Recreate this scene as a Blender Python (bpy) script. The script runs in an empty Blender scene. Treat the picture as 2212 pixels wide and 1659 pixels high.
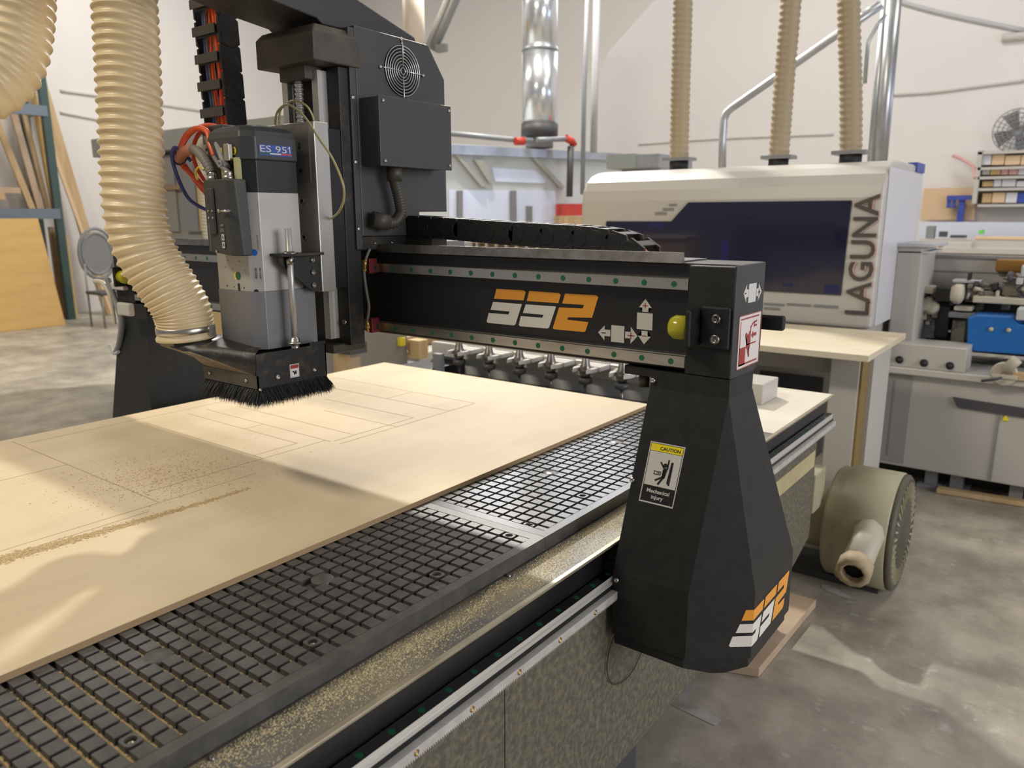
import bpy, bmesh, math, random
from mathutils import Vector, Matrix
random.seed(7)
PI = math.pi
H = 1.47                      # lens height above the floor; heights below are written H + offset
sc = bpy.context.scene
# ------------------------------------------------------------------ camera
F_PX, CX, CY = 1651.0848, 1106.0, 829.5
RX = Vector((0.79874863, 0.6016618, -0.00192484))
RY = Vector((0.12740089, -0.17225861, -0.97677837))
RZ = Vector((-0.5880218, 0.77995516, -0.21424358))
cam_d = bpy.data.cameras.new('camera'); cam = bpy.data.objects.new('camera', cam_d)
sc.collection.objects.link(cam)
m3 = Matrix((RX, -RY, -RZ)).transposed()
cam.matrix_world = Matrix.Translation((0, 0, H)) @ m3.to_4x4()
cam_d.sensor_fit = 'HORIZONTAL'; cam_d.sensor_width = 36.0
cam_d.lens = 36.0 * F_PX / 2212.0
cam_d.clip_start = 0.02; cam_d.clip_end = 100
cam_d.dof.use_dof = True; cam_d.dof.focus_distance = 1.58; cam_d.dof.aperture_fstop = 4.8
sc.camera = cam
# ------------------------------------------------------------------ light
w = bpy.data.worlds.new('world'); sc.world = w; w.use_nodes = True
bgn = w.node_tree.nodes['Background']; bgn.inputs[0].default_value = (0.95, 0.94, 1.0, 1); bgn.inputs[1].default_value = 0.45
def area(name, loc, target, sx, sy, power, col):
    d = bpy.data.lights.new(name, 'AREA'); d.shape = 'RECTANGLE'; d.size = sx; d.size_y = sy; d.energy = power; d.color = col
    o = bpy.data.objects.new(name, d); sc.collection.objects.link(o); o.location = loc
    o.rotation_euler = (Vector(target) - Vector(loc)).to_track_quat('-Z', 'Y').to_euler(); return o
area('high_bay_key', (-5.2, 6.5, 6.0), (-1.5, 1.0, .9), .30, .22, 1010, (1, .94, .86))
area('high_bay_near', (-3.2, -2.2, 5.6), (-2.0, 1.0, .8), 2.4, .6, 390, (1, .90, .73))
area('high_bay_left', (-9.5, 5.5, 6.3), (-9.5, 5.6, 0), 2.4, .6, 390, (1, .95, .89))
area('high_bay_back', (-2.6, 8.4, 6.5), (-2.6, 8.5, 0), 3.0, .6, 250, (1, .95, .93))
area('high_bay_right', (1.2, 6.5, 6.2), (0.2, 6.2, 0), 2.4, .6, 130, (1, .96, .93))
area('reflection_light', (-6.4, 11.35, 4.9), (-4.0, 0, 2.0), 6.0, 1.7, 310, (.90, .93, 1))  # area light added high at the back to reflect in the bed squares
area('right_side_light', (5.6, 2.0, 2.4), (-.6, 1.6, .8), 3.5, 3.0, 470, (.97, .96, 1))  # area light added on the right to brighten faces turned that way
area('end_window', (4.6, 9.6, 2.6), (0.5, 11.4, 1.5), 1.5, 1.2, 110, (.62, .72, 1))
sc.view_settings.view_transform = 'Standard'; sc.view_settings.look = 'None'
sc.view_settings.exposure = -0.95; sc.view_settings.gamma = 1; sc.view_settings.use_curve_mapping = False
sc.cycles.use_denoising = True; sc.cycles.max_bounces = 8
# ------------------------------------------------------------------ helpers
def ray(u, v): return RX * ((u - CX) / F_PX) + RY * ((v - CY) / F_PX) + RZ
def A(u, v, ax, val):
    """point of the real plane  axis = val (z as offset from lens height) seen at this place of the frame"""
    d = ray(u, v); p = d * (val / d[ax]); return Vector((p.x, p.y, p.z + H))
MATS = {}
def mat(name, col, rough=.5, metal=0., col2=None, scale=8., lo=.4, hi=.65, bump=0., bscale=60., stretch=None, spec=.5, emit=0., trans=0., rough2=None, coat=0.):
    if name in MATS: return MATS[name]
    m = bpy.data.materials.new(name); m.use_nodes = True; nt = m.node_tree; b = nt.nodes['Principled BSDF']
    b.inputs['Base Color'].default_value = (*col, 1); b.inputs['Roughness'].default_value = rough; b.inputs['Metallic'].default_value = metal
    b.inputs['Specular IOR Level'].default_value = spec; b.inputs['Coat Weight'].default_value = coat
    if trans: b.inputs['Transmission Weight'].default_value = trans
    if emit: b.inputs['Emission Color'].default_value = (*col, 1); b.inputs['Emission Strength'].default_value = emit
    if col2 or bump or rough2 is not None:
        tc = nt.nodes.new('ShaderNodeTexCoord'); mp = nt.nodes.new('ShaderNodeMapping'); nt.links.new(tc.outputs['Object'], mp.inputs[0])
        if stretch: mp.inputs['Scale'].default_value = stretch
        if col2 or rough2 is not None:
            n = nt.nodes.new('ShaderNodeTexNoise'); n.inputs['Scale'].default_value = scale; n.inputs['Detail'].default_value = 6; n.inputs['Roughness'].default_value = .62
            nt.links.new(mp.outputs[0], n.inputs['Vector'])
            r = nt.nodes.new('ShaderNodeValToRGB'); r.color_ramp.elements[0].position = lo; r.color_ramp.elements[1].position = hi
            nt.links.new(n.outputs['Fac'], r.inputs[0])
            if col2:
                r.color_ramp.elements[0].color = (*col, 1); r.color_ramp.elements[1].color = (*col2, 1)
                nt.links.new(r.outputs[0], b.inputs['Base Color'])
            if rough2 is not None:
                mr = nt.nodes.new('ShaderNodeMapRange'); mr.inputs[1].default_value = lo; mr.inputs[2].default_value = hi; mr.inputs[3].default_value = rough; mr.inputs[4].default_value = rough2
                nt.links.new(n.outputs['Fac'], mr.inputs[0]); nt.links.new(mr.outputs[0], b.inputs['Roughness'])
        if bump:
            n2 = nt.nodes.new('ShaderNodeTexNoise'); n2.inputs['Scale'].default_value = bscale; n2.inputs['Detail'].default_value = 4
            bp = nt.nodes.new('ShaderNodeBump'); bp.inputs['Strength'].default_value = bump; bp.inputs['Distance'].default_value = .002
            nt.links.new(mp.outputs[0], n2.inputs['Vector']); nt.links.new(n2.outputs['Fac'], bp.inputs['Height']); nt.links.new(bp.outputs[0], b.inputs['Normal'])
    MATS[name] = m; return m
M = dict(
 mdf=mat('mdf', (.63, .51, .335), .62, col2=(.57, .455, .29), scale=5, lo=.45, hi=.62, bump=.15, bscale=300, stretch=(1, .35, 1)),
 mdf_edge=mat('mdf_edge', (.36, .25, .13), .8),
 kerf=mat('kerf', (.42, .33, .20), .9),
 phen_near=mat('phenolic_worn', (.062, .060, .056), .45, col2=(.10, .096, .088), scale=30, lo=.4, hi=.7, bump=.2, bscale=200),
 phen_far=mat('phenolic_polished', (.065, .065, .065), .22, col2=(.09, .09, .09), scale=25, lo=.45, hi=.7, spec=.85),
 phen_groove=mat('phenolic_groove', (.02, .019, .018), .8),
 dust=mat('sawdust_tan', (.52, .38, .19), .95, col2=(.36, .26, .13), scale=200),
 chips=mat('wood_chips', (.66, .57, .36), .9, col2=(.36, .30, .18), scale=400, lo=.42, hi=.55),
 dust_pale=mat('sawdust_pale', (.62, .52, .30), .95, col2=(.5, .36, .16), scale=90),
 plate=mat('dusty_steel_plate', (.115, .115, .11), .5, metal=.25, col2=(.24, .215, .155), scale=14, lo=.42, hi=.62, bump=.06, bscale=400, stretch=(1, .3, 1)),
 plate_far=mat('pale_dusty_plate', (.62, .58, .49), .5, col2=(.70, .66, .57), scale=3),
 lip=mat('bare_steel_lip', (.42, .38, .29), .38, metal=.6, col2=(.33, .29, .2), scale=10),
 blk=mat('black_paint', (.0075, .008, .0095), .36, col2=(.011, .0115, .013), scale=12, lo=.4, hi=.7, bump=.12, bscale=500),
 blk_dusty=mat('dusty_black_paint', (.009, .009, .009), .5, col2=(.055, .042, .022), scale=22, lo=.52, hi=.78, bump=.25, bscale=400),
 leg=mat('leg_black_powder', (.0105, .011, .011), .52, col2=(.017, .0175, .017), scale=40, bump=.35, bscale=900, spec=.4),
 anth=mat('anthracite_sheet', (.047, .047, .05), .45, col2=(.06, .056, .047), scale=6, lo=.45, hi=.75, bump=.1, bscale=500),
 anth2=mat('grey_black_arm', (.034, .033, .035), .45, col2=(.042, .039, .034), scale=8, bump=.1, bscale=400),
 brn=mat('dusty_bronze_black', (.045, .038, .028), .5, col2=(.085, .07, .048), scale=14, lo=.4, hi=.68, bump=.15, bscale=300),
 steel=mat('ground_steel', (.55, .53, .49), .28, metal=1, col2=(.42, .40, .36), scale=40, rough2=.4, stretch=(.15, .15, 1)),
 steel_d=mat('oiled_steel', (.36, .34, .31), .32, metal=1, col2=(.22, .2, .17), scale=24),
 railtop=mat('polished_rail_top', (.30, .30, .30), .07, metal=1), railside=mat('rail_steel_glint', (.62, .60, .56), .34, metal=.45), rackm=mat('rack_steel', (.56, .54, .51), .42, metal=.15, col2=(.46, .44, .41), scale=30),
 rodm=mat('satin_rod', (.50, .49, .47), .4, metal=.6),
 chrome=mat('chrome', (.75, .74, .72), .14, metal=1),
 wire=mat('zinc_wire', (.70, .69, .68), .3, metal=1),
 green=mat('green_cap', (.006, .105, .045), .55),
 body=mat('olive_dusty_body', (.085, .08, .062), .65, col2=(.21, .18, .115), scale=70, lo=.42, hi=.72, bump=.3, bscale=260),
 cream=mat('cream_paint', (.42, .36, .20), .55, col2=(.50, .43, .26), scale=12),
 orange=mat('orange_vinyl', (.78, .33, .035), .38), white_v=mat('white_vinyl', (.72, .70, .64), .4),
 whitesq=mat('pale_silver_vinyl', (.55, .53, .48), .35), red=mat('sign_red', (.33, .035, .03), .4), redw=mat('sign_white', (.72, .66, .64), .35),
 yellow=mat('sign_yellow', (.85, .70, .01), .45), signw=mat('sign_pale', (.60, .59, .55), .42), ink=mat('sign_ink', (.012, .012, .013), .45),
 cast=mat('silver_casting', (.47, .46, .43), .42, metal=.35, col2=(.42, .41, .38), scale=7),
 castd=mat('grey_casting', (.23, .235, .245), .38, metal=.35, col2=(.20, .20, .205), scale=5),
 zpl=mat('milled_aluminium', (.50, .48, .44), .36, metal=.7, col2=(.42, .40, .35), scale=10, stretch=(1, 1, .3)),
 zface=mat('worn_aluminium', (.34, .335, .32), .4, metal=.7, col2=(.22, .205, .17), scale=12, lo=.45, hi=.7),
 capm=mat('slate_plastic', (.034, .038, .042), .42, col2=(.045, .046, .045), scale=6), collar=mat('black_plastic', (.012, .012, .012), .4),
 term=mat('graphite_box', (.04, .041, .04), .5, col2=(.06, .055, .042), scale=16, lo=.45, hi=.7),
 blue=mat('label_blue', (.03, .075, .33), .4), bluedot=mat('dot_blue', (.01, .12, .48), .4), ylw=mat('round_label_yellow', (.75, .62, .04), .45),
 shoe=mat('scratched_black_plastic', (.011, .0105, .01), .42, col2=(.075, .06, .038), scale=34, lo=.52, hi=.78, bump=.2, bscale=120),
 shoe_dust=mat('dust_coated_plastic', (.17, .135, .085), .65, col2=(.27, .22, .15), scale=20, bump=.2, bscale=300),
 bristle=mat('black_bristle', (.012, .012, .012), .6),
 hose=mat('tan_pvc', (.70, .56, .34), .42, col2=(.63, .50, .29), scale=9, coat=.12), hosebg=mat('beige_pvc', (.36, .295, .19), .5),
 clamp=mat('band_clamp_steel', (.5, .47, .42), .3, metal=1),
 orangec=mat('orange_cable', (.80, .11, .035), .38), dustor=mat('dusty_orange_sleeve', (.52, .20, .12), .6), greyc=mat('grey_conduit', (.17, .155, .13), .6),
 bluec=mat('blue_tube', (.06, .08, .25), .4), yelt=mat('clear_yellow_tube', (.42, .38, .17), .3), brass=mat('brass', (.48, .31, .10), .3, metal=1),
 redf=mat('red_fitting', (.16, .014, .02), .5), conduit=mat('corrugated_black', (.055, .048, .036), .5), urethane=mat('amber_urethane', (.62, .58, .03), .2, trans=.35),
 concrete=mat('concrete', (.20, .185, .155), .36, col2=(.46, .43, .37), scale=2.6, lo=.38, hi=.66, bump=.1, bscale=40, rough2=.55),
 wall=mat('wall_paint', (.78, .75, .72), .8, col2=(.74, .72, .695), scale=.35, lo=.4, hi=.7), ceil=mat('ceiling_paint', (.55, .54, .52), .9),
 crack=mat('wall_seam', (.60, .56, .52), .9),
 lw=mat('machine_white', (.50, .48, .44), .38), lw2=mat('machine_grey_white', (.46, .44, .40), .45), lit_box_white=mat('lit_side_box_white', (.62, .62, .66), .35),
 glass=mat('smoked_blue_panel', (.012, .012, .035), .1, spec=.7), ltext=mat('dark_lettering', (.07, .062, .055), .5), lred=mat('lettering_red', (.56, .36, .32), .5),
 table=mat('laminate_top', (.66, .60, .46), .5, col2=(.60, .52, .35), scale=3), tedge=mat('shaded_brown_side', (.22, .15, .05), .6), blower=mat('olive_cast', (.43, .40, .27), .5, col2=(.36, .33, .21), scale=6), blowerd=mat('dark_ribbed_cast', (.085, .08, .055), .55),
 black=mat('matt_black', (.012, .012, .013), .6), dgrey=mat('dark_grey', (.06, .06, .065), .5), mgrey=mat('mid_grey', (.22, .225, .23), .5), lgrey=mat('light_grey', (.48, .49, .50), .5),
 galv=mat('galvanised', (.50, .52, .54), .35, metal=.8, col2=(.40, .42, .44), scale=5), ductm=mat('bright_duct', (.72, .75, .78), .25, metal=.85),
 pipeg=mat('painted_pipe', (.30, .32, .34), .45, metal=.3), boothm=mat('booth_white', (.55, .58, .58), .45), pane=mat('booth_glowing_pane', (.62, .68, .82), .2, emit=.12),
 wood=mat('pine', (.55, .40, .22), .65, col2=(.45, .31, .15), scale=3, stretch=(4, 4, .5)), ply=mat('golden_plywood', (.62, .40, .14), .6, col2=(.56, .35, .11), scale=2, stretch=(1, 1, 5)),
 board=mat('worn_board', (.46, .33, .22), .6, col2=(.52, .40, .28), scale=4), teal=mat('rack_green', (.045, .085, .08), .5), rblue=mat('rack_blue_grey', (.16, .20, .25), .5),
 tan=mat('tan_box', (.56, .41, .19), .7), cab=mat('grey_cabinet', (.27, .26, .235), .6), brown=mat('brown_panel', (.30, .19, .11), .7), bmotor=mat('blue_enamel', (.01, .13, .42), .4),
 amber=mat('amber_hood', (.24, .12, .02), .35), mach=mat('machine_mixed', (.20, .185, .15), .5, col2=(.07, .065, .055), scale=18, lo=.45, hi=.6), ivory=mat('ivory_casting', (.50, .46, .36), .5),
 peg=mat('pegboard', (.66, .48, .30), .7), pblue=mat('clamp_blue', (.04, .07, .36), .45), bred=mat('red_enamel', (.55, .05, .03), .45), bench=mat('pale_bench', (.62, .66, .75), .6), pink=mat('faded_pink', (.62, .35, .33), .6),
)
def concrete():
    m = M['concrete']; nt = m.node_tree; b = nt.nodes['Principled BSDF']; tc = nt.nodes.new('ShaderNodeTexCoord')
    def noise(sc_, det, ro, lo, hi, c0, c1):
        n = nt.nodes.new('ShaderNodeTexNoise'); n.inputs['Scale'].default_value = sc_; n.inputs['Detail'].default_value = det; n.inputs['Roughness'].default_value = ro
        nt.links.new(tc.outputs['Object'], n.inputs['Vector']); r = nt.nodes.new('ShaderNodeValToRGB'); r.color_ramp.elements[0].position = lo; r.color_ramp.elements[1].position = hi
        r.color_ramp.elements[0].color = c0; r.color_ramp.elements[1].color = c1; nt.links.new(n.outputs['Fac'], r.inputs[0]); return r.outputs[0]
    a = noise(3.2, 12, .68, .38, .62, (.28, .256, .212, 1), (.46, .425, .36, 1)); f = noise(13, 10, .7, .57, .72, (0, 0, 0, 1), (1, 1, 1, 1)); g = noise(1.2, 6, .6, .4, .62, (.80, .79, .77, 1), (1.15, 1.13, 1.08, 1))
    mx = nt.nodes.new('ShaderNodeMix'); mx.data_type = 'RGBA'; mx.blend_type = 'MULTIPLY'; mx.inputs[0].default_value = 1; nt.links.new(a, mx.inputs[6]); nt.links.new(g, mx.inputs[7])
    m2 = nt.nodes.new('ShaderNodeMix'); m2.data_type = 'RGBA'; nt.links.new(f, m2.inputs[0]); nt.links.new(mx.outputs[2], m2.inputs[6]); m2.inputs[7].default_value = (.52, .49, .43, 1)
    nt.links.new(m2.outputs[2], b.inputs['Base Color'])
concrete()
class MB:
    def __init__(s): s.v = []; s.f = []; s.s = []; s.m = []; s.k = 0
    def add(s, vs, fs, sm=False):
        o = len(s.v); s.v += [tuple(v) for v in vs]
        for f in fs: s.f.append([o + i for i in f]); s.s.append(sm); s.m.append(s.k)
        return s
    def box(s, x0, x1, y0, y1, z0, z1):
        return s.add([(x, y, z) for z in (z0, z1) for y in (y0, y1) for x in (x0, x1)], [(0, 2, 3, 1), (4, 5, 7, 6), (0, 1, 5, 4), (2, 6, 7, 3), (0, 4, 6, 2), (1, 3, 7, 5)])
    def hexa(s, b, t):
        n = len(b); return s.add(list(b) + list(t), [tuple(reversed(range(n))), tuple(range(n, 2 * n))] + [(i, (i + 1) % n, n + (i + 1) % n, n + i) for i in range(n)])
    def prism(s, poly, ax, a, b):
        def P(p, c): return (c, p[0], p[1]) if ax == 0 else ((p[0], c, p[1]) if ax == 1 else (p[0], p[1], c))
        ar = sum(poly[i][0] * poly[(i + 1) % len(poly)][1] - poly[(i + 1) % len(poly)][0] * poly[i][1] for i in range(len(poly)))
        flip = (ar < 0) ^ (ax == 1)
        pl = list(reversed(poly)) if flip else list(poly)
        return s.hexa([P(p, a) for p in pl], [P(p, b) for p in pl])
    def loft(s, rings, sm=True, caps=True, closed=False):
        n = len(rings[0]); o = len(s.v); vs = [p for r in rings for p in r]; fs = []; R_ = len(rings)
        for j in range(R_ if closed else R_ - 1):
            a, b = j * n, ((j + 1) % R_) * n
            for i in range(n): fs.append((a + i, a + (i + 1) % n, b + (i + 1) % n, b + i))
        s.add(vs, fs, sm)
        if caps and not closed:
            s.f.append([o + i for i in reversed(range(n))]); s.s.append(False); s.m.append(s.k)
            s.f.append([o + (R_ - 1) * n + i for i in range(n)]); s.s.append(False); s.m.append(s.k)
        return s
    def tube(s, pts, r, n=14, rf=None, caps=True):
        pts = [Vector(p) for p in pts]; rings = []; up = None
        for i, p in enumerate(pts):
            t = (pts[min(i + 1, len(pts) - 1)] - pts[max(i - 1, 0)]).normalized()
            if up is None:
                up = t.orthogonal().normalized()
            up = (up - t * up.dot(t)).normalized(); sd = t.cross(up); rr = rf(i) if rf else r
            rings.append([p + (up * math.cos(2 * PI * k / n) + sd * math.sin(2 * PI * k / n)) * rr for k in range(n)])
        return s.loft(rings, True, caps)
    def cyl(s, a, b, r, n=20, r2=None):
        a, b = Vector(a), Vector(b); t = (b - a).normalized(); u = t.orthogonal().normalized(); w_ = t.cross(u); r2 = r if r2 is None else r2
        ring = lambda c, q: [c + (u * math.cos(2 * PI * k / n) + w_ * math.sin(2 * PI * k / n)) * q for k in range(n)]
        return s.loft([ring(a, r), ring(b, r2)], True)
    def rev(s, a, axis, prof, n=24, sm=True):
        a = Vector(a); t = Vector(axis).normalized(); u = t.orthogonal().normalized(); w_ = t.cross(u)
        return s.loft([[a + t * h + (u * math.cos(2 * PI * k / n) + w_ * math.sin(2 * PI * k / n)) * max(q, .0001) for k in range(n)] for q, h in prof], sm)
    def screw(s, p, axis, r=.005):          # button head with a socket
        return s.rev(p, axis, [(r * .98, 0), (r, r * .25), (r * .75, r * .75), (r * .42, r * .9), (r * .40, r * .5), (.0001, r * .5)], 12)
    def build(s, name, m, parent=None, bevel=0., seg=2):
        me = bpy.data.meshes.new(name); me.from_pydata([tuple(v) for v in s.v], [], s.f)
        ms = m if isinstance(m, (list, tuple)) else [m]
        for q in ms: me.materials.append(q)
        for p, sm, k in zip(me.polygons, s.s, s.m): p.use_smooth = sm; p.material_index = k
        me.validate(); me.update()
        o = bpy.data.objects.new(name, me); sc.collection.objects.link(o)
        if parent is not None:
            o.parent = parent
            if parent.type == 'EMPTY': o.location = -parent.location
        if bevel:
            b = o.modifiers.new('bevel', 'BEVEL'); b.width = bevel; b.segments = seg; b.limit_method = 'ANGLE'; b.angle_limit = math.radians(35); b.harden_normals = False
        return o
def tag(o, label=None, cat=None, group=None, kind=None):
    for k, v in (('label', label), ('category', cat), ('group', group), ('kind', kind)):
        if v: o[k] = v
    return o
def thing(name, label, cat, loc, group=None):
    o = bpy.data.objects.new(name, None); sc.collection.objects.link(o); o.location = loc; o.empty_display_size = .05
    return tag(o, label, cat, group)
def lab(o, label): o['label'] = label; return o
def text(name, body, size, m, parent, org, xdir, ydir, depth=.0003, align='LEFT', bold=0.):
    c = bpy.data.curves.new(name, 'FONT'); c.body = body; c.size = size; c.extrude = depth / 2; c.align_x = align; c.offset = bold; c.resolution_u = 3
    t = bpy.data.objects.new(name, c); me = bpy.data.meshes.new_from_object(t); bpy.data.objects.remove(t)
    X = Vector(xdir).normalized(); Y = Vector(ydir).normalized(); Z = X.cross(Y)
    mt = Matrix((X, Y, Z)).transposed().to_4x4(); mt.translation = Vector(org) + Z * depth / 2
    me.transform(mt); me.materials.clear(); me.materials.append(m); me.name = name
    o = bpy.data.objects.new(name, me); sc.collection.objects.link(o)
    if parent is not None:
        o.parent = parent
        if parent.type == 'EMPTY': o.location = -parent.location
    return o
def spline(P, n=10):
    P = [Vector(p) for p in P]; out = []
    for i in range(len(P) - 1):
        a = P[max(i - 1, 0)]; b = P[i]; c = P[i + 1]; d = P[min(i + 2, len(P) - 1)]
        for k in range(n):
            t = k / n; out.append(.5 * ((2 * b) + (c - a) * t + (2 * a - 5 * b + 4 * c - d) * t * t + (3 * b - a - 3 * c + d) * t ** 3))
    return out + [P[-1]]
def resample(P, step):
    out = [P[0]]; acc = 0
    for a, b in zip(P, P[1:]):
        L = (b - a).length
        if L == 0: continue
        t = step - acc
        while t <= L: out.append(a.lerp(b, t / L)); t += step
        acc = (acc + L) % step if t - step <= L else acc
        acc = L - (t - step)
    return out

# ================================================================== THE SETTING
struct = lambda name, mb, m, **k: tag(mb.build(name, m, **k), kind='structure')
struct('floor', MB().box(-12.7, 6, -4, 11.6, -.1, 0), M['concrete'])
struct('wall_back', MB().box(-12.7, 6, 11.5, 11.7, 0, 7), M['wall'])
struct('wall_left', MB().box(-12.9, -12.7, -4, 11.5, 0, 7), M['wall'])
struct('ceiling', MB().box(-12.9, 6, -4, 11.7, 7, 7.1), M['ceil'])
def strip(pts, r, ax, val, name, m):
    q = [A(u, v, ax, val) for u, v in pts]; return struct(name, MB().tube(spline(q, 6), r, 8), m)
strip([(1925, 205), (2010, 200), (2090, 190), (2212, 174)], .02, 1, 11.49, 'trim_1', M['crack'])
strip([(1930, 0), (2040, 30), (2212, 66)], .03, 1, 11.49, 'trim_2', M['lgrey'])
strip([(2165, 82), (2260, 74)], .05, 1, 11.48, 'trim_3', M['crack'])
strip([(130, 196), (240, 211), (345, 226), (445, 241)], .022, 0, -12.69, 'trim_4', M['crack'])
strip([(130, 243), (230, 262)], .02, 0, -12.69, 'trim_5', M['crack'])
strip([(1380, 312), (1550, 300), (1800, 290)], .015, 1, 11.49, 'trim_6', M['crack'])

# ================================================================== ROUTER TABLE
TX0, TX1, TZ = -2.345, -.785, H - .61
tb = thing('cnc_router_table', 'long black and olive CNC router table with gridded black vacuum bed', 'machine bed', (-1.55, 1.4, 0))
G0X, G0Y, PT = -.847, .365, .030                       # centre of one grid square, pitch
def bed(y0, y1, iy0, iy1, ms, holes, discs, name, lbl):
    b = MB(); b.box(TX0, TX1, y0, y1, TZ - .027, TZ - .010)
    b.box(TX1 - .020, TX1, y0, y1, TZ - .010, TZ); b.box(TX0, TX0 + .02, y0, y1, TZ - .010, TZ)
    e0, e1 = y0 + .0235, y1 - .0235
    b.box(TX0 + .02, TX1 - .02, y0, e0, TZ - .010, TZ); b.box(TX0 + .02, TX1 - .02, e1, y1, TZ - .010, TZ)
    b.k = 0
    for ix in range(-11, 2):
        cx_ = G0X + ix * PT
        for iy in range(iy0, iy1 + 1):
            cy_ = G0Y + iy * PT
            x0, x1 = cx_ - .0118, min(cx_ + .0118, TX1 - .0215); ya, yb = max(cy_ - .0109, e0 + .002), min(cy_ + .0109, e1 - .002)
            if ix == 1: x1 = TX1 - .0199
            if yb - ya < .004: continue
            if any((cx_ - d[0]) ** 2 + (cy_ - d[1]) ** 2 < .021 ** 2 for d in discs): continue
            if any(abs(cx_ - h[0]) < .014 and abs(cy_ - h[1]) < .015 for h in holes):
                n = 16; o = len(b.v); r = .0078                       # square with a counterbored hole
                cyy = (ya + yb) / 2
                out = []; inn = []
                for k in range(n):
                    a = 2 * PI * (k + .5) / n; c, s_ = math.cos(a), math.sin(a); q = 1 / max(abs(c), abs(s_))
                    out.append((cx_ + c * q * .0118, cyy + s_ * q * (yb - ya) / 2)); inn.append((cx_ + c * r, cyy + s_ * r))
                vs = [(x, y, TZ) for x, y in out] + [(x, y, TZ) for x, y in inn] + [(x, y, TZ - .010) for x, y in inn] + [(x, y, TZ - .010) for x, y in out]
                fs = []
                for k in range(n):
                    l = (k + 1) % n; fs += [(k, l, n + l, n + k), (n + k, n + l, 2 * n + l, 2 * n + k), (3 * n + k, 3 * n + l, l, k)]
                b.add(vs, fs); continue
            b.box(x0, x1, ya, yb, TZ - .010, TZ)
    o = lab(b.build(name, ms, tb), lbl)
    q = MB(); q.box(-.8056, -.8048, e0 + .012, e1 - .012, TZ - .0002, TZ + .00015); q.build('engraved_line', M['phen_groove'], o)
    for d in discs:
        q = MB(); q.rev((d[0], d[1], TZ - .010), (0, 0, 1), [(.0195, 0), (.0195, .0100), (.0188, .0105), (.0001, .0105)], 32)
        q.build('round_pad', ms, o)
    for h in holes:
        hx = G0X + round((h[0] - G0X) / PT) * PT; hy = G0Y + round((h[1] - G0Y) / PT) * PT
        q = MB(); q.screw((hx, hy, TZ - .0099), (0, 0, 1), .0066); q.build('socket_screw', M['lip'], o)
    return o
nearp = bed(-.45, 1.1475, -26, 25, M['phen_near'], [(-.847, .095), (-.847, .365), (-.847, .631), (-.847, .897), (-.847, 1.11)], [(-.994, .479), (-.994, .774), (-.994, .18)], 'bed_panel', 'worn dull black bed panel nearer the camera')
farp = bed(1.1485, 2.235, 26, 62, M['phen_far'], [(-.847, 1.187), (-.847, 1.394), (-.847, 1.66)], [(-.994, 1.475), (-.994, 1.802)], 'bed_panel', 'shiny bed panel beyond the seam, its squares reflecting pale light')
b = MB(); b.box(TX0 - .08, -.704, -.45, 2.235, TZ - .033, TZ - .030); b.build('ledge_plate', M['plate'], tb)
b = MB(); b.box(-.704, -.694, -.45, 2.88, TZ - .034, TZ - .0285); b.build('plate_lip', M['lip'], tb, .001)
b = MB(); b.box(-1.09, -.704, 2.236, 2.88, TZ - .034, TZ - .028); lab(b.build('end_plate', M['plate_far'], tb), 'pale dust-covered plate at the far end')
for (u, v) in ((1099, 1245), (458, 1640)):
    p = A(u, v, 2, -.64); MB().screw((p.x, p.y, TZ - .030), (0, 0, 1), .005).build('plate_screw', M['steel_d'], tb)
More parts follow.
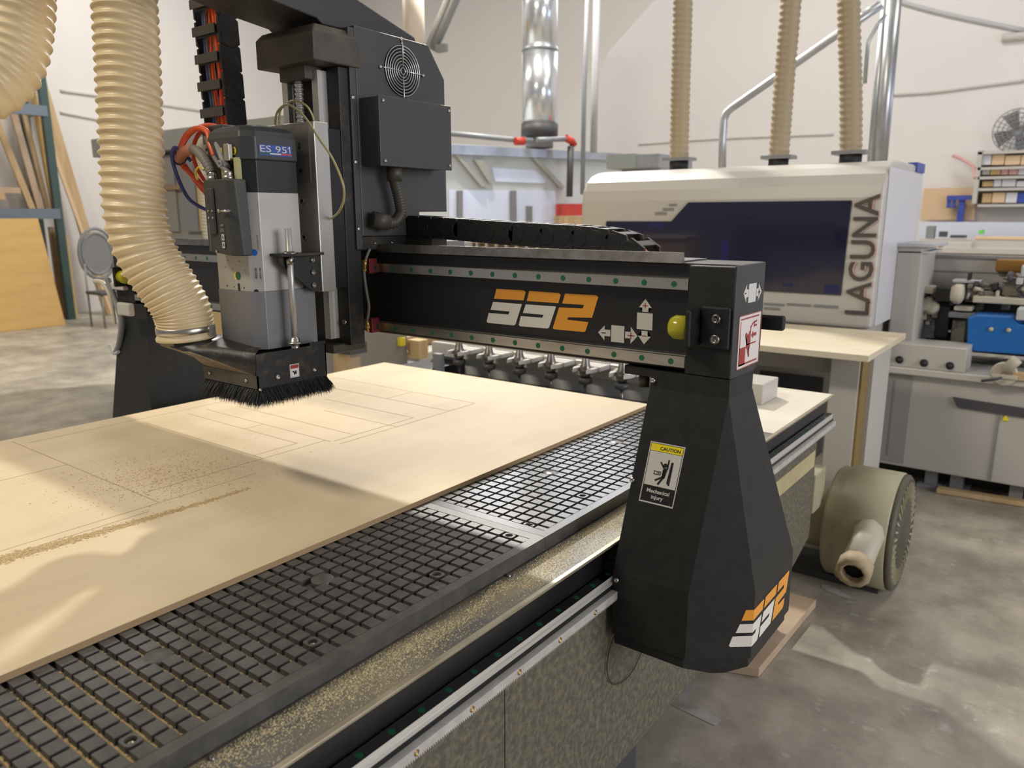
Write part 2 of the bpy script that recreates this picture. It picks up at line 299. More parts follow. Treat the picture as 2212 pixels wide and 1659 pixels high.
def bed_side(s):                                       # s=1 right side, s=-1 mirrored left
    X = (lambda x: x) if s > 0 else (lambda x: -3.13 - x)
    def bx(b, x0, x1, *r): return b.box(min(X(x0), X(x1)), max(X(x0), X(x1)), *r)
    b = MB(); bx(b, -.90, -.715, -.45, 2.86, H - .86, H - .645); b.build('side_beam', M['blk'], tb, .006, 3)
    b = MB(); bx(b, -.716, -.6880, -.45, 2.86, H - .760, H - .7205); b.build('rail_seat', M['blk'], tb)
    r_ = MB().prism([(X(x), z + H) for x, z in ((-.7105, -.7205), (-.7105, -.713), (-.7075, -.711), (-.7105, -.708), (-.7095, -.7016), (-.6885, -.7016), (-.6875, -.708), (-.6905, -.711), (-.6875, -.713), (-.6875, -.7205))], 1, -.45, 2.85)
    r_ = r_.build('linear_rail', [M['railtop'], M['railside']], tb)
    for f_ in r_.data.polygons: f_.material_index = 0 if f_.normal.z > .9 else 1  # pale rail sides paint in the bright reflections of the tilted facets
    if s > 0:
        for k in range(-4, 38):
            y = .5867 + .06 * k
            if 1.25 < y < 1.8: continue
            MB().rev((X(-.699), y, H - .7016), (0, 0, 1), [(.0057, -.001), (.0057, .0003), (.0001, .0003)], 18, False).build('rail_plug', M['green'], r_)
    g = MB(); bx(g, -.688, -.675, -.45, 2.85, H - .7455, H - .7305)
    n = int(3.3 / .0047)
    for k in range(n):
        y = -.45 + k * .0047; xa, xb = sorted((X(-.688), X(-.675)))
        g.hexa([(xa, y, H - .7455), (xa, y + .0036, H - .7455), (xb, y + .0036, H - .7455), (xb, y, H - .7455)][::-1],
               [(xa, y + .0011, H - .7490), (xa, y + .0025, H - .7490), (xb, y + .0025, H - .7490), (xb, y + .0011, H - .7490)][::-1]) if False else g.add(
            [(xa, y, H - .7455), (xb, y, H - .7455), (xb, y + .0036, H - .7455), (xa, y + .0036, H - .7455), (xa, y + .0012, H - .7492), (xb, y + .0012, H - .7492), (xb, y + .0024, H - .7492), (xa, y + .0024, H - .7492)],
            [(0, 4, 5, 1), (1, 5, 6, 2), (2, 6, 7, 3), (3, 7, 4, 0), (4, 7, 6, 5)])
    g = g.build('gear_rack', M['rackm'], tb)
    if s > 0:
        for k in range(-4, 6):
            y = .670 + .122 * k
            MB().rev((X(-.6755), y, H - .7385), (1, 0, 0), [(.0052, 0), (.0052, .0012), (.004, .0016), (.0026, .0014), (.0024, .0004), (.0001, .0004)], 16).build('socket_screw', M['brass'], g)
bed_side(1); bed_side(-1)
b = MB(); b.prism([(y, z + H) for y, z in ((-.45, -.75), (2.72, -.75), (2.72, -1.14), (2.55, -1.19), (-.45, -1.19))], 0, -2.39, -.70); b.build('body_side', M['body'], tb, .004)
b = MB(); b.box(-.7005, -.6985, 1.95, 2.70, H - .865, H - .805); b.build('cream_strip', M['cream'], tb)
b = MB(); b.box(-.7003, -.6990, .905, .9065, H - 1.19, H - .76); b.build('panel_seam', M['black'], tb)
b = MB()
for k in range(40):
    a = 2 * PI * k / 40
b.tube([(-.695, 1.33 + .085 * math.cos(a), H - .905 + .075 * math.sin(a)) for a in [2 * PI * k / 40 for k in range(41)]], .0012, 6); lab(b.build('wire_loop', M['brn'], tb), 'thin brown wire hanging in a loop')
for x in (-.80, -2.33):
    for y in (.2, 1.45, 2.5):
        MB().box(x - .05, x + .05, y - .05, y + .05, 0, H - 1.19).build('leg', M['dgrey'], tb)

# MDF sheet
sheet = thing('mdf_sheet', 'large tan MDF sheet lying on the router bed with faint cut lines', 'board', (-1.715, .9, TZ))
MB().box(-2.33, -1.098, -.25, 2.2, TZ + .0002, TZ + .0115).build('board', [M['mdf']], sheet, .0006)
b = MB(); b.box(-1.0985, -1.0975, -.249, 2.199, TZ + .0006, TZ + .0112); lab(b.build('cut_edge', M['mdf_edge'], sheet), 'darker sawn edge')
b = MB(); zt = TZ + .0115
def kline(x0, y0, x1, y1, w_=.0016):
    if abs(x1 - x0) > abs(y1 - y0): b.box(min(x0, x1), max(x0, x1), y0 - w_, y0 + w_, zt, zt + .0002)
    else: b.box(x0 - w_, x0 + w_, min(y0, y1), max(y0, y1), zt, zt + .00025)
for l in ((-2.30, .78, -1.54, .78), (-1.536, .30, -1.536, 1.02), (-1.505, .25, -1.505, .74), (-1.968, .30, -1.968, .78), (-2.25, 1.87, -1.562, 1.87), (-1.562, 1.87, -1.562, 1.30), (-2.15, 1.744, -1.562, 1.744), (-1.845, 1.744, -1.845, 1.87),
          (-2.006, 1.617, -1.596, 1.617), (-1.596, 1.62, -1.596, 1.31), (-1.885, 1.514, -1.558, 1.514), (-2.15, 1.383, -1.603, 1.383), (-2.25, .80, -2.25, 1.87), (-1.62, .79, -1.62, 1.30), (-2.2, 1.30, -1.6, 1.30), (-2.2, 1.235, -1.66, 1.235), (-2.2, 1.10, -1.62, 1.10), (-1.9, 1.235, -1.9, 1.30), (-1.66, 1.10, -1.66, 1.235)):
    kline(*l)
lab(b.build('score_line', M['kerf'], sheet), 'shallow darker cut lines')

def flakes(n, place, m, name, label, smin=.0007, smax=.0022, z_=None):
    b = MB()
    for _ in range(n):
        x, y, z = place(); a = random.random() * PI; L = random.uniform(smin, smax) * random.choice((1, 1, 1.6)); W = L * random.uniform(.3, .8); h = random.uniform(.0002, .0006)
        c, s_ = math.cos(a), math.sin(a); t = random.uniform(0, .0008)
        p = [(x + c * L - s_ * W, y + s_ * L + c * W, z + h + t), (x - c * L - s_ * W, y - s_ * L + c * W, z + h), (x - c * L + s_ * W, y - s_ * L - c * W, z + .0001), (x + c * L + s_ * W, y + s_ * L - c * W, z + .0001 + t)]
        q = [(u, v, w_ - .0002) for u, v, w_ in p]
        b.hexa(q[::-1], p[::-1])
    return tag(b.build(name, m), label, 'sawdust', kind='stuff')
LZ = TZ - .030
def pl_ledge():
    while True:
        y = random.uniform(-.05, 1.5); x = random.uniform(-.782, -.706)
        c = -.765 + .012 * math.sin(y * 9) + .018 * math.sin(y * 23 + 1) * .5
        if y > 1.0: c = -.757 + .02 * math.sin(y * 14)
        wd = .018 + .010 * math.sin(y * 17 + 2) + (.018 if y < .75 else 0) + (.016 if y > 1.1 else 0)
        if random.random() < math.exp(-((x - c) / wd) ** 2) + .10: return x, y, LZ
flakes(26000, pl_ledge, M['chips'], 'sawdust', 'pale wood chips strewn along the steel ledge beside the bed', .00025, .0009)
def pl_mdf():
    while True:
        y = random.uniform(.15, .95); x0 = -1.478 - .02 * math.sin(y * 5) + (.0 if y < .6 else .0)
        x = random.gauss(x0, .017 * max(.25, 1.05 - y)); 
        if random.random() < 1.15 - y * 1.1: return x, y, zt
flakes(7000, pl_mdf, M['dust'], 'sawdust', 'band of brown sawdust lying along a cut line on the MDF sheet', .0008, .002)
def pl_mdf2():
    return random.gauss(-1.68, .10), random.gauss(.88, .10), zt
flakes(1500, pl_mdf2, M['dust'], 'sawdust', 'thin scatter of dust in the shaded middle of the MDF sheet', .0006, .0016)
def pl_groove():
    while True:
        ix = random.randint(-9, 1); iy = random.randint(-16, 22); y = G0Y + iy * PT
        along = random.random() < .5
        if random.random() > (.95 if y < .55 else (.5 if y < .8 else .16)): continue
        if ix < -6 and random.random() < .8: continue
        # grooves running across the bed fill first
        x = G0X + ix * PT + random.uniform(-.015, .015); yy = y + .015 + random.uniform(-.003, .003)
        if y > .6 and abs(x - (G0X + ix * PT)) < .010: continue
        if x < -1.095 or x > -.812 or yy > 1.11: continue
        return x, yy, TZ - .0098
flakes(15000, pl_groove, M['dust'], 'sawdust', 'tan dust packed in the grooves of the near bed panel', .0008, .0021)
def pl_patch():
    k = random.randint(0, 4)
    if k < 3: return G0X - .0750 + random.uniform(-.045, .045), G0Y + PT * 20 + .015 + random.choice((0, 0, -PT)) + random.uniform(-.0022, .0022), TZ - .0098
    return G0X - .015 - PT * random.choice((2, 3)) + PT * 0 + random.uniform(-.0022, .0022), G0Y + PT * 20 + random.uniform(-.03, .045), TZ - .0098
flakes(1500, pl_patch, M['dust_pale'], 'sawdust', 'small pale dust patch outlining squares near the bed seam', .0012, .0025)

# ================================================================== GANTRY
gy = thing('router_gantry', 'black gantry', 'gantry', (-1.565, 1.37, 0))
gy['label'] = 'black gantry beam on two tapered legs straddling the router bed'
MB().box(-2.642, -.488, 1.310, 1.431, H - .283, H - .083).build('beam', M['blk'], gy, .004, 3)
def gside(s):
    X = (lambda x: x) if s > 0 else (lambda x: -3.13 - x)
    def pt(x, y, z): return (X(x), y, z + H)
    W_ = 0 if s > 0 else .03
    # end block
    b = MB(); x0, x1 = sorted((X(-.575), X(-.488 + W_))); b.box(x0, x1, 1.288, 1.3102, H - .283, H - .086)
    b.build('end_block', M['leg'], gy, .002)
    b = MB(); b.prism([(1.2875, H - .283), (1.2875, H - .0835), (1.431, H - .0835), (1.4315, H - .245), (1.405, H - .285)], 0, x0 - .0015 if s < 0 else x1 - .003, x1 + .0010 if s > 0 else x0 + .003)
    b.build('end_plate', mat('end_plate_grey', (.030, .031, .034), .45, col2=(.05, .051, .055), scale=10, lo=.45, hi=.75), gy, .0015)
    # leg : collar, tapered shell, skirt, underside
    y3, y4 = 1.428, 1.555
    def ring(z, xi, xo, yf, yb, c): return [pt(xi, yf, z), pt(xo - c, yf, z), pt(xo, yf + c * .82, z), pt(xo, yb, z), pt(xi, yb, z)]
    e = .0004
    ch_ = .098 if s > 0 else .02
    rings = [ring(-.318, -.643, -.488 + W_, 1.288, 1.405, e), ring(-.690, -.686, -.428 + W_, 1.243, 1.55, ch_), ring(-.826, -.686, -.428 + W_, 1.243, 1.55, ch_), ring(-.828, -.682, -.434 + W_, 1.248, 1.545, ch_), ring(-.848, -.682, -.434 + W_, 1.248, 1.545, ch_), ring(-.862, -.64, -.47, 1.285, 1.50, .02)]
    if s < 0: rings = [r[::-1] for r in rings]
    b = MB(); b.loft([ring(-.284, -.641, -.488 + W_, 1.288, 1.405, e) if s > 0 else ring(-.284, -.641, -.488 + W_, 1.288, 1.405, e)[::-1]] + rings, False)
    lg = b.build('leg', M['leg'], gy, .0015)
    b = MB(); xa, xb = sorted((X(-.705), X(-.64))); b.box(xa, xb, 1.30, 1.42, H - .300, H - .284); b.build('foot_plate', M['blk'], gy)
    MB().cyl(pt(-.672, 1.32, -.30), pt(-.672, 1.32, -.325), .011, 8).build('foot_bolt', M['brn'], gy)
    if s > 0:
        for p in ((-.636, 1.2865, -.303), (-.662, 1.266, -.500), (-.677, 1.2425, -.706)):
            MB().screw(pt(*p), (0, -1, .1), .0055).build('leg_screw', M['steel'], lg)
    # bearing carriage on the bed rail
    b = MB(); xa, xb = sorted((X(-.735), X(-.684))); b.box(xa, xb, 1.27, 1.36, H - .720, H - .672); b.build('rail_bearing', M['brn'], gy)
    b = MB(); xa, xb = sorted((X(-.742), X(-.684))); b.box(xa, xb, 1.255, 1.262, H - .700, H - .678); b.build('wiper_plate', M['blk_dusty'], gy)
    # bumper bracket
    b = MB(); bx0, bx1 = sorted((X(-.546), X(-.492))); b.box(bx0, bx1, 1.280, 1.288, H - .231, H - .155)
    bx0, bx1 = sorted((X(-.556), X(-.546))); b.box(bx0, bx1, 1.236, 1.288, H - .226, H - .160)
    br = b.build('stop_bracket', M['blk'], gy, .004, 3)
    for z in (-.176, -.212): MB().rev(pt(-.515, 1.280, z), (0, -1, 0), [(.0085, 0), (.0085, .007), (.0075, .008), (.0045, .008), (.0040, .003), (.0001, .003)], 18).build('cap_screw', M['steel_d'], br)
    MB().rev(pt(-.556, 1.262, -.194), (-s, 0, 0), [(.021, 0), (.0215, .028), (.017, .036), (.0001, .037)], 24).build('rubber_bumper', M['urethane'], br)
gside(1); gside(-1)
for z in (-.1201, -.2622):
    r_ = MB().prism([(y, H + z + q) for y, q in ((1.3105, -.0105), (1.3035, -.0105), (1.3005, -.0085), (1.2965, -.0105), (1.288, -.0100), (1.288, .0100), (1.2965, .0105), (1.3005, .0085), (1.3035, .0105), (1.3105, .0105))], 0, -2.555, -.5755).build('linear_rail', M['steel'], gy)
    x = (-1.2030 if z > -.2 else -1.1428) + .06 * 10
    if z < -.2: x = -1.1428 + .06 * 9
    k = 0
    while x > -2.54:
        if x > -1.40 or x < -1.70: MB().rev((x, 1.288, H + z - .0005), (0, -1, 0), [(.0057, -.001), (.0057, .0003), (.0001, .0003)], 18, False).build('rail_plug', M['green'], r_)
        x -= .06
b = MB(); b.prism([(1.296, H - .0835), (1.300, H - .0645), (1.306, H - .0645), (1.310, H - .0835)], 0, -2.53, -.594); b.build('top_strip', M['steel_d'], gy)
b = MB(); b.box(-2.62, -.60, 1.31, 1.425, H - .084, H - .080); b.build('beam_top', M['anth'], gy)
b = MB(); b.box(-.545, -.455, 1.46, 1.475, H - .215, H - .185); b.build('rear_handle', M['black'], gy, .006, 3)
MB().box(-.55, -.50, 1.43, 1.462, H - .215, H - .185).build('handle_post', M['black'], gy)
# emblem : flat vinyl polygons on the beam face (x, z offsets)
LOGO = {'orange': [[(-1.0286, -.1535), (-.9558, -.1528), (-.9504, -.1558), (-.9558, -.1741), (-1.036, -.1754)], [(-.9413, -.1531), (-.8669, -.1532), (-.8618, -.1565), (-.8675, -.1743), (-.9476, -.1747)],
 [(-.8513, -.1534), (-.7781, -.1526), (-.7732, -.1558), (-.7866, -.1981), (-.8429, -.2014), (-.8458, -.2066), (-.7949, -.2075), (-.801, -.2259), (-.8046, -.2284), (-.878, -.229), (-.8807, -.2267), (-.8657, -.1827), (-.8089, -.1812), (-.8058, -.1737), (-.8581, -.174)]],
 'white_v': [[(-1.0385, -.1824), (-.9603, -.1822), (-.977, -.2266), (-.9816, -.2296), (-1.0536, -.2298), (-1.057, -.227), (-1.0509, -.2077), (-.9966, -.2071), (-.9928, -.2004), (-1.0455, -.2004)],
 [(-.9503, -.1822), (-.873, -.1814), (-.8898, -.226), (-.8937, -.2289), (-.9649, -.2301), (-.9686, -.2274), (-.9631, -.2079), (-.9076, -.2074), (-.9041, -.2009), (-.9576, -.2009)]]}
def logo(fn, folds, parent, keys=('orange', 'white_v')):
    for key in keys:
        bm = bmesh.new()
        for poly in LOGO[key]:
            vs = [bm.verts.new((x + 1.057, z + .2301, 0)) for x, z in poly]; bm.faces.new(vs)
        bmesh.ops.triangulate(bm, faces=bm.faces[:])
        for u in folds: bmesh.ops.bisect_plane(bm, geom=bm.verts[:] + bm.edges[:] + bm.faces[:], plane_co=(u, 0, 0), plane_no=(1, 0, 0))
        for v in bm.verts: v.co = fn(v.co.x, v.co.y)
        me = bpy.data.meshes.new('emblem_' + key); bm.to_mesh(me); bm.free(); me.materials.append(M[key])
        o = bpy.data.objects.new('emblem', me); sc.collection.objects.link(o); o.parent = parent
        if parent.type == 'EMPTY': o.location = -parent.location
        o['label'] = 'orange parts of the slanted emblem' if key == 'orange' else 'white parts of the slanted emblem'
logo(lambda u, v: Vector((-1.057 + u, 1.3092, H - .2301 + v)), [], gy)
leg_r = [o for o in gy.children if o.name.startswith('leg')][0]
cdir = Vector((.098, .0804, 0)).normalized(); cor = Vector((-.428, 1.3234, 0)); nch = Vector((cdir.y, -cdir.x, 0))
def legmap(u, v):
    t = u - .044 - 0.0; z = H - .801 + v
    if t <= 0: p = cor + cdir * t + nch * .0007; return Vector((p.x, p.y, z))
    return Vector((cor.x + .0008, cor.y + t * .86, z))
logo(legmap, [.044], leg_r)
# arrows on the beam face
def decal(name, polys, m, parent, fn, lbl=None):
    me = bpy.data.meshes.new(name); bm = bmesh.new()
    for poly in polys:
        bm.faces.new([bm.verts.new(fn(*p)) for p in poly])
    bmesh.ops.triangulate(bm, faces=bm.faces[:]); bm.to_mesh(me); bm.free(); me.materials.append(m)
    o = bpy.data.objects.new(name, me); sc.collection.objects.link(o); o.parent = parent
    if parent.type == 'EMPTY': o.location = -parent.location
    if lbl: o['label'] = lbl
    return o
def rect(x0, x1, z0, z1): return [(x0, z0), (x1, z0), (x1, z1), (x0, z1)]
fb = lambda x, z: Vector((x, 1.3092, H + z)); fb2 = lambda x, z: Vector((x, 1.3089, H + z))
decal('axis_arrows', [rect(-.742, -.713, -.242, -.209), [(-.772, -.226), (-.757, -.211), (-.757, -.219), (-.744, -.219), (-.744, -.232), (-.757, -.232), (-.757, -.241)], [(-.684, -.226), (-.699, -.209), (-.699, -.219), (-.711, -.219), (-.711, -.232), (-.699, -.232), (-.699, -.242)],
  rect(-.6865, -.6535, -.212, -.180), [(-.670, -.153), (-.683, -.170), (-.676, -.170), (-.676, -.178), (-.663, -.178), (-.663, -.170), (-.656, -.170)], [(-.670, -.2405), (-.683, -.2245), (-.676, -.2245), (-.676, -.2145), (-.663, -.2145), (-.663, -.2245), (-.656, -.2245)]], M['whitesq'], gy, fb, 'pale cross of arrow decals')
decal('axis_sign', [rect(-.706, -.691, -.2268, -.2252), rect(-.6995, -.6975, -.232, -.220), rect(-.675, -.665, -.1668, -.1652), rect(-.6708, -.6692, -.171, -.161), rect(-.675, -.665, -.2248, -.2232)], M['red'], gy, lambda x, z: Vector((x, 1.3095 - .0008, H + z)), 'red plus and minus marks')
decal('axis_sign', [rect(-.764, -.754, -.2268, -.2252)], M['ink'], gy, lambda x, z: Vector((x, 1.3087, H + z)), 'black minus mark')
# stickers on the beam end (plane x = -.487)
fe = lambda d: (lambda y, z: Vector((-.4868 + d, y, H + z)))
decal('arrow_sticker', [rect(1.350, 1.388, -.153, -.119), [(1.325, -.134), (1.340, -.119), (1.340, -.128), (1.349, -.128), (1.349, -.142), (1.340, -.142), (1.340, -.151)], [(1.417, -.137), (1.400, -.121), (1.400, -.130), (1.390, -.130), (1.390, -.144), (1.400, -.144), (1.400, -.153)]], M['signw'], gy, fe(0), 'pale double arrow decal on the beam end')
decal('arrow_sign', [rect(1.330, 1.338, -.1355, -.1335), rect(1.397, 1.409, -.1380, -.1360), rect(1.402, 1.404, -.143, -.131)], M['ink'], gy, fe(.0006), 'plus and minus marks')
decal('pinch_sign', [rect(1.311, 1.424, -.271, -.173)], M['redw'], gy, fe(0), 'white pinch hazard sticker')
rd = [rect(1.311, 1.424, -.1745, -.173), rect(1.311, 1.424, -.271, -.2695), rect(1.311, 1.313, -.271, -.173), rect(1.422, 1.424, -.271, -.173), rect(1.320, 1.412, -.265, -.262), rect(1.320, 1.322, -.265, -.184), rect(1.320, 1.350, -.265, -.232),
      rect(1.320, 1.412, -.1815, -.179), [(1.350, -.206), (1.362, -.213), (1.366, -.205), (1.370, -.205), (1.372, -.226), (1.366, -.236), (1.372, -.252), (1.367, -.254), (1.357, -.236), (1.352, -.236), (1.357, -.222), (1.346, -.211)],
      rect(1.370, 1.373, -.226, -.197), [(1.372, -.197), (1.384, -.190), (1.402, -.188), (1.402, -.191), (1.384, -.193), (1.374, -.199)], rect(1.388, 1.391, -.200, -.191), rect(1.391, 1.402, -.199, -.196), rect(1.352, 1.402, -.2305, -.228), [(1.376, -.214), (1.386, -.207), (1.386, -.211), (1.402, -.211), (1.402, -.217), (1.386, -.217), (1.386, -.221)]]
decal('pinch_symbol', rd, M['red'], gy, fe(.0006), 'dark red hand and ram pictogram')
# caution label on the front of the leg
def legface(s, t, d=.0006):       # s 0..1 across, t metres down from the collar, on the inclined front face
    z = -.318 - t; k = t / .372; return Vector((-.643 - .043 * k + s, 1.288 - .045 * k - d, H + z))
def cl(x, y, d): return legface(.024 + x - (y) * .0, .100 + y, d)
Wd, Hd = .071, .119
L = lambda d: (lambda x, y: cl(x, y, d))
def rr(x0, x1, y0, y1): return [(x0, y1), (x1, y1), (x1, y0), (x0, y0)]
cs = decal('caution_label', [rr(0, Wd, 0, Hd)], M['signw'], leg_r, L(.0006), 'caution label reading CAUTION and Mechanical injury')
decal('label_header', [rr(.003, Wd - .003, .003, .0165)], M['yellow'], leg_r, L(.0010), 'yellow band with CAUTION')
decal('label_border', [rr(.002, .003, .002, Hd - .002), rr(Wd - .003, Wd - .002, .002, Hd - .002), rr(.002, Wd - .002, .002, .003), rr(.003, Wd - .003, .084, Hd - .003), rr(.002, Wd - .002, .0165, .0172)], M['ink'], leg_r, L(.0009))
def bar(x0, y0, x1, y1, w_):
    dx, dy = x1 - x0, y1 - y0; n = math.hypot(dx, dy); nx, ny = -dy / n * w_ / 2, dx / n * w_ / 2
    return [(x0 + nx, y0 + ny), (x1 + nx, y1 + ny), (x1 - nx, y1 - ny), (x0 - nx, y0 - ny)]
fig = [bar(.0445, .029, .0445, .048, .0030), bar(.029, .036, .040, .050, .0030), [(.037, .046), (.0455, .046), (.0425, .066), (.038, .066)], bar(.040, .064, .031, .080, .004), bar(.038, .064, .024, .073, .0035), bar(.0385, .050, .0385, .066, .005),
       [(.050, .033), (.0545, .033), (.0545, .078), (.052, .078), (.048, .074)], bar(.019, .055, .033, .055, .0014), bar(.019, .061, .033, .061, .0014), bar(.0195, .0545, .0195, .0615, .0014), bar(.0325, .0545, .0325, .0615, .0014), [(.024, .0575), (.028, .0575), (.028, .0563), (.0315, .058), (.028, .0597), (.028, .0585), (.024, .0585)],
       [(.0405 + .0042 * math.cos(a * PI / 5), .041 + .0042 * math.sin(a * PI / 5)) for a in range(10)]]
fig[-1] = [(x - .001, y) for x, y in fig[-1]]
decal('hazard_figure', fig, M['ink'], leg_r, L(.0011), 'black figure being crushed')
ex = (legface(1, 0) - legface(0, 0)).normalized(); ey = (legface(0, 0) - legface(0, .1)).normalized()
def ltext(body, size, m, x, y, nm, bold=0, align='LEFT'):
    text(nm, body, size, m, leg_r, cl(x, y, .0011), ex, ey, .0002, align, bold)
ltext('CAUTION', .0093, M['ink'], .022, .0135, 'caution_text', .0002); ltext('!', .009, M['signw'], .011, .0135, 'caution_mark', .0003)
ltext('Mechanical', .0108, M['signw'], Wd / 2, .0975, 'label_text', .0002, 'CENTER'); ltext('injury', .0108, M['signw'], Wd / 2, .109, 'label_text', .0002, 'CENTER')

# ================================================================== CARRIAGE
ca = thing('router_carriage', 'black carriage column with fan guard and junction box riding on the gantry', 'machine carriage', (-1.475, 1.3, H - .3))
MB().box(-1.57, -1.388, 1.205, 1.25, H - .30, H + .325).build('carriage_plate', M['blk_dusty'], ca, .002)
b = MB(); b.box(-1.56, -1.41, 1.17, 1.27, H - .318, H - .297); b.build('base_flange', M['brn'], ca, .002)
b = MB(); b.prism([(y, z + H) for y, z in ((1.25, -.045), (1.25, .416), (1.489, .413), (1.547, .339), (1.547, .012), (1.443, .012), (1.443, -.047))], 0, -1.565, -1.38); col = b.build('column_housing', M['anth'], ca, .002)
b = MB(); b.box(-1.395, -1.381, 1.232, 1.25, H - .075, H + .41); b.build('side_flange', M['anth'], ca, .001)
b = MB(); b.box(-1.50, -1.384, 1.235, 1.43, H - .078, H - .046); b.build('lower_bracket', M['blk_dusty'], ca, .002)
b = MB(); b.box(-1.384, -1.30, 1.40, 1.455, H - .078, H - .050); b.build('chain_bracket', M['brn'], ca, .001)
for y, z in ((1.238, .262), (1.238, .122), (1.238, -.028)): MB().screw((-1.3815, y, H + z), (1, -.4, 0), .0042).build('panel_screw', M['steel'], ca)
for y, z in ((1.29, -.062), (1.345, -.062)): MB().screw((-1.384, y, H + z), (1, 0, 0), .004).build('panel_screw', M['steel_d'], ca)
for z in (-.01, -.06, -.10, -.245): MB().screw((-1.405, 1.205, H + z), (0, -1, 0), .0065).build('plate_bolt', M['steel_d'], ca)
# fan guard
fc = Vector((-1.380, 1.395, H + .339))
MB().rev(fc - Vector((.003, 0, 0)), (1, 0, 0), [(.057, 0), (.057, .0036), (.0001, .0036)], 40).build('fan_opening', M['black'], ca)
b = MB()
for r_ in (.0565, .0495, .0425, .0355, .0285, .0215, .0145, .0075):
    b.tube([fc + Vector((.004, r_ * math.cos(a * PI / 24), r_ * math.sin(a * PI / 24))) for a in range(49)], .00105, 6, caps=False)
for a in (PI / 2 + .0, -PI / 2 + .0, PI + .0, 0):
    c, s_ = math.cos(a), math.sin(a); b.tube([fc + Vector((.005, c * .008, s_ * .008)), fc + Vector((.0058, c * .057, s_ * .057)), fc + Vector((.003, c * .069, s_ * .069))], .0013, 6)
b.build('fan_guard', M['wire'], ca)
for dy, dz in ((0, .0715), (0, -.0715), (.0715, 0), (-.0715, 0)): MB().screw(fc + Vector((.001, dy, dz)), (1, 0, 0), .0045).build('guard_screw', M['steel'], ca)
# junction box
jb = MB().box(-1.381, -1.318, 1.262, 1.50, H + .1165, H + .268)
jb = MB().box(-1.381, -1.322, 1.257, 1.5, H + .1145, H + .2635).build('junction_box', M['anth'], ca, .003)
MB().box(-1.3225, -1.3185, 1.257, 1.5, H + .1125, H + .2655).build('box_lid', M['anth'], jb, .0012)
for y in (1.268, 1.489):
    for z in (.124, .254): MB().screw((-1.3185, y + .002, H + z), (1, 0, 0), .0042).build('lid_screw', M['steel'], jb)
# corrugated conduit
cp = resample(spline([(-1.345, 1.325, H + .116), (-1.345, 1.325, H + .085), (-1.343, 1.335, H + .045), (-1.343, 1.340, H + .01), (-1.345, 1.322, H - .012), (-1.352, 1.298, H - .014), (-1.358, 1.285, H - .010)], 12), .0022)
b = MB(); b.tube(cp, .013, 18, rf=lambda i: .0128 if i % 3 else .0150)
b.cyl((-1.345, 1.325, H + .116), (-1.345, 1.325, H + .082), .0185, 14); b.cyl((-1.350, 1.305, H - .014), (-1.366, 1.268, H - .006), .0185, 14, .0195)
lab(b.build('conduit', M['conduit'], ca), 'ribbed black conduit below the junction box')
# motor cover, arm
x0, x1 = -1.577, -1.3765
b = MB(); b.loft([[(x0, 1.13, H + .326), (x1, 1.13, H + .326), (x1, 1.26, H + .326), (x0, 1.26, H + .326)], [(x0, 1.13, H + .386), (x1, 1.13, H + .386), (x1, 1.26, H + .386), (x0, 1.26, H + .386)], [(x0 + .006, 1.146, H + .403), (x1 - .012, 1.146, H + .403), (x1 - .012, 1.26, H + .403), (x0 + .006, 1.26, H + .403)]], False)
b.build('motor_cover', M['brn'], ca, .003)
b = MB(); b.box(-1.53, -1.44, 1.155, 1.205, H + .298, H + .327); b.build('bearing_block', M['brn'], ca, .002)
arm = [(1.50, .4355), (1.186, .424), (.88, .392), (.62, .36), (.62, .66), (.88, .60), (1.12, .55), (1.298, .486)]
def arm_pt(y, z, x): return (x, y, z + H)
b = MB(); b.prism([(1.50, H + .414), (1.20, H + .414), (1.185, H + .424), (1.055, H + .438), (.70, H + .50), (.70, H + .78), (1.0, H + .62), (1.30, H + .488), (1.49, H + .437)], 0, -1.60, -1.425)
b.build('boom_arm', M['anth2'], ca, .003)
# Z axis
for x in (-1.545, -1.438):
    MB().prism([(x - .010, 1.205), (x - .010, 1.196), (x - .0075, 1.193), (x - .010, 1.190), (x - .010, 1.179), (x + .010, 1.179), (x + .010, 1.190), (x + .0075, 1.193), (x + .010, 1.196), (x + .010, 1.205)], 2, H - .285, H + .318).build('vertical_rail', M['railside'], ca)
b = MB(); n = 0
zz = H - .25; pr_ = []
while zz < H + .31: pr_ += [(.0105, zz), (.0105, zz + .004), (.0085, zz + .005), (.0085, zz + .009)]; zz += .010
b.rev((-1.492, 1.178, 0), (0, 0, 1), pr_, 16); b.build('ball_screw', M['railside'], ca)
zp = MB().box(-1.585, -1.367, 1.112, 1.152, H - .164, H + .2).build('tool_plate', M['zpl'], ca, .002)
b = MB(); b.box(-1.53, -1.385, 1.1105, 1.1125, H + .075, H + .198); lab(b.build('face_plate', M['zface'], ca), 'darker worn aluminium facing with screw holes')
for x, z, r_ in ((-1.475, .170, .008), (-1.452, .148, .005), (-1.418, .148, .005), (-1.450, .098, .005), (-1.418, .098, .005), (-1.418, .155, .004)):
    MB().rev((x, 1.1106, H + z), (0, -1, 0), [(r_, 0), (r_ * .95, .0006), (r_ * .5, .0004), (.0001, .0004)], 16).build('socket_screw', M['black'], ca)
for z in (.035, -.045): MB().rev((-1.420, 1.112, H + z), (0, -1, 0), [(.009, 0), (.009, .001), (.0065, .001), (.006, .0002), (.0035, .0002), (.003, -.001), (.0001, -.001)], 18).build('socket_screw', M['steel_d'], ca)
for x in (-1.555, -1.440): MB().box(x - .025, x + .025, 1.150, 1.182, H + .14, H + .206).build('rail_bearing', M['steel_d'], ca, .002)
b = MB(); b.box(-1.40, -1.385, 1.155, 1.20, H - .16, H + .19); b.build('bearing_side', M['blk'], ca)
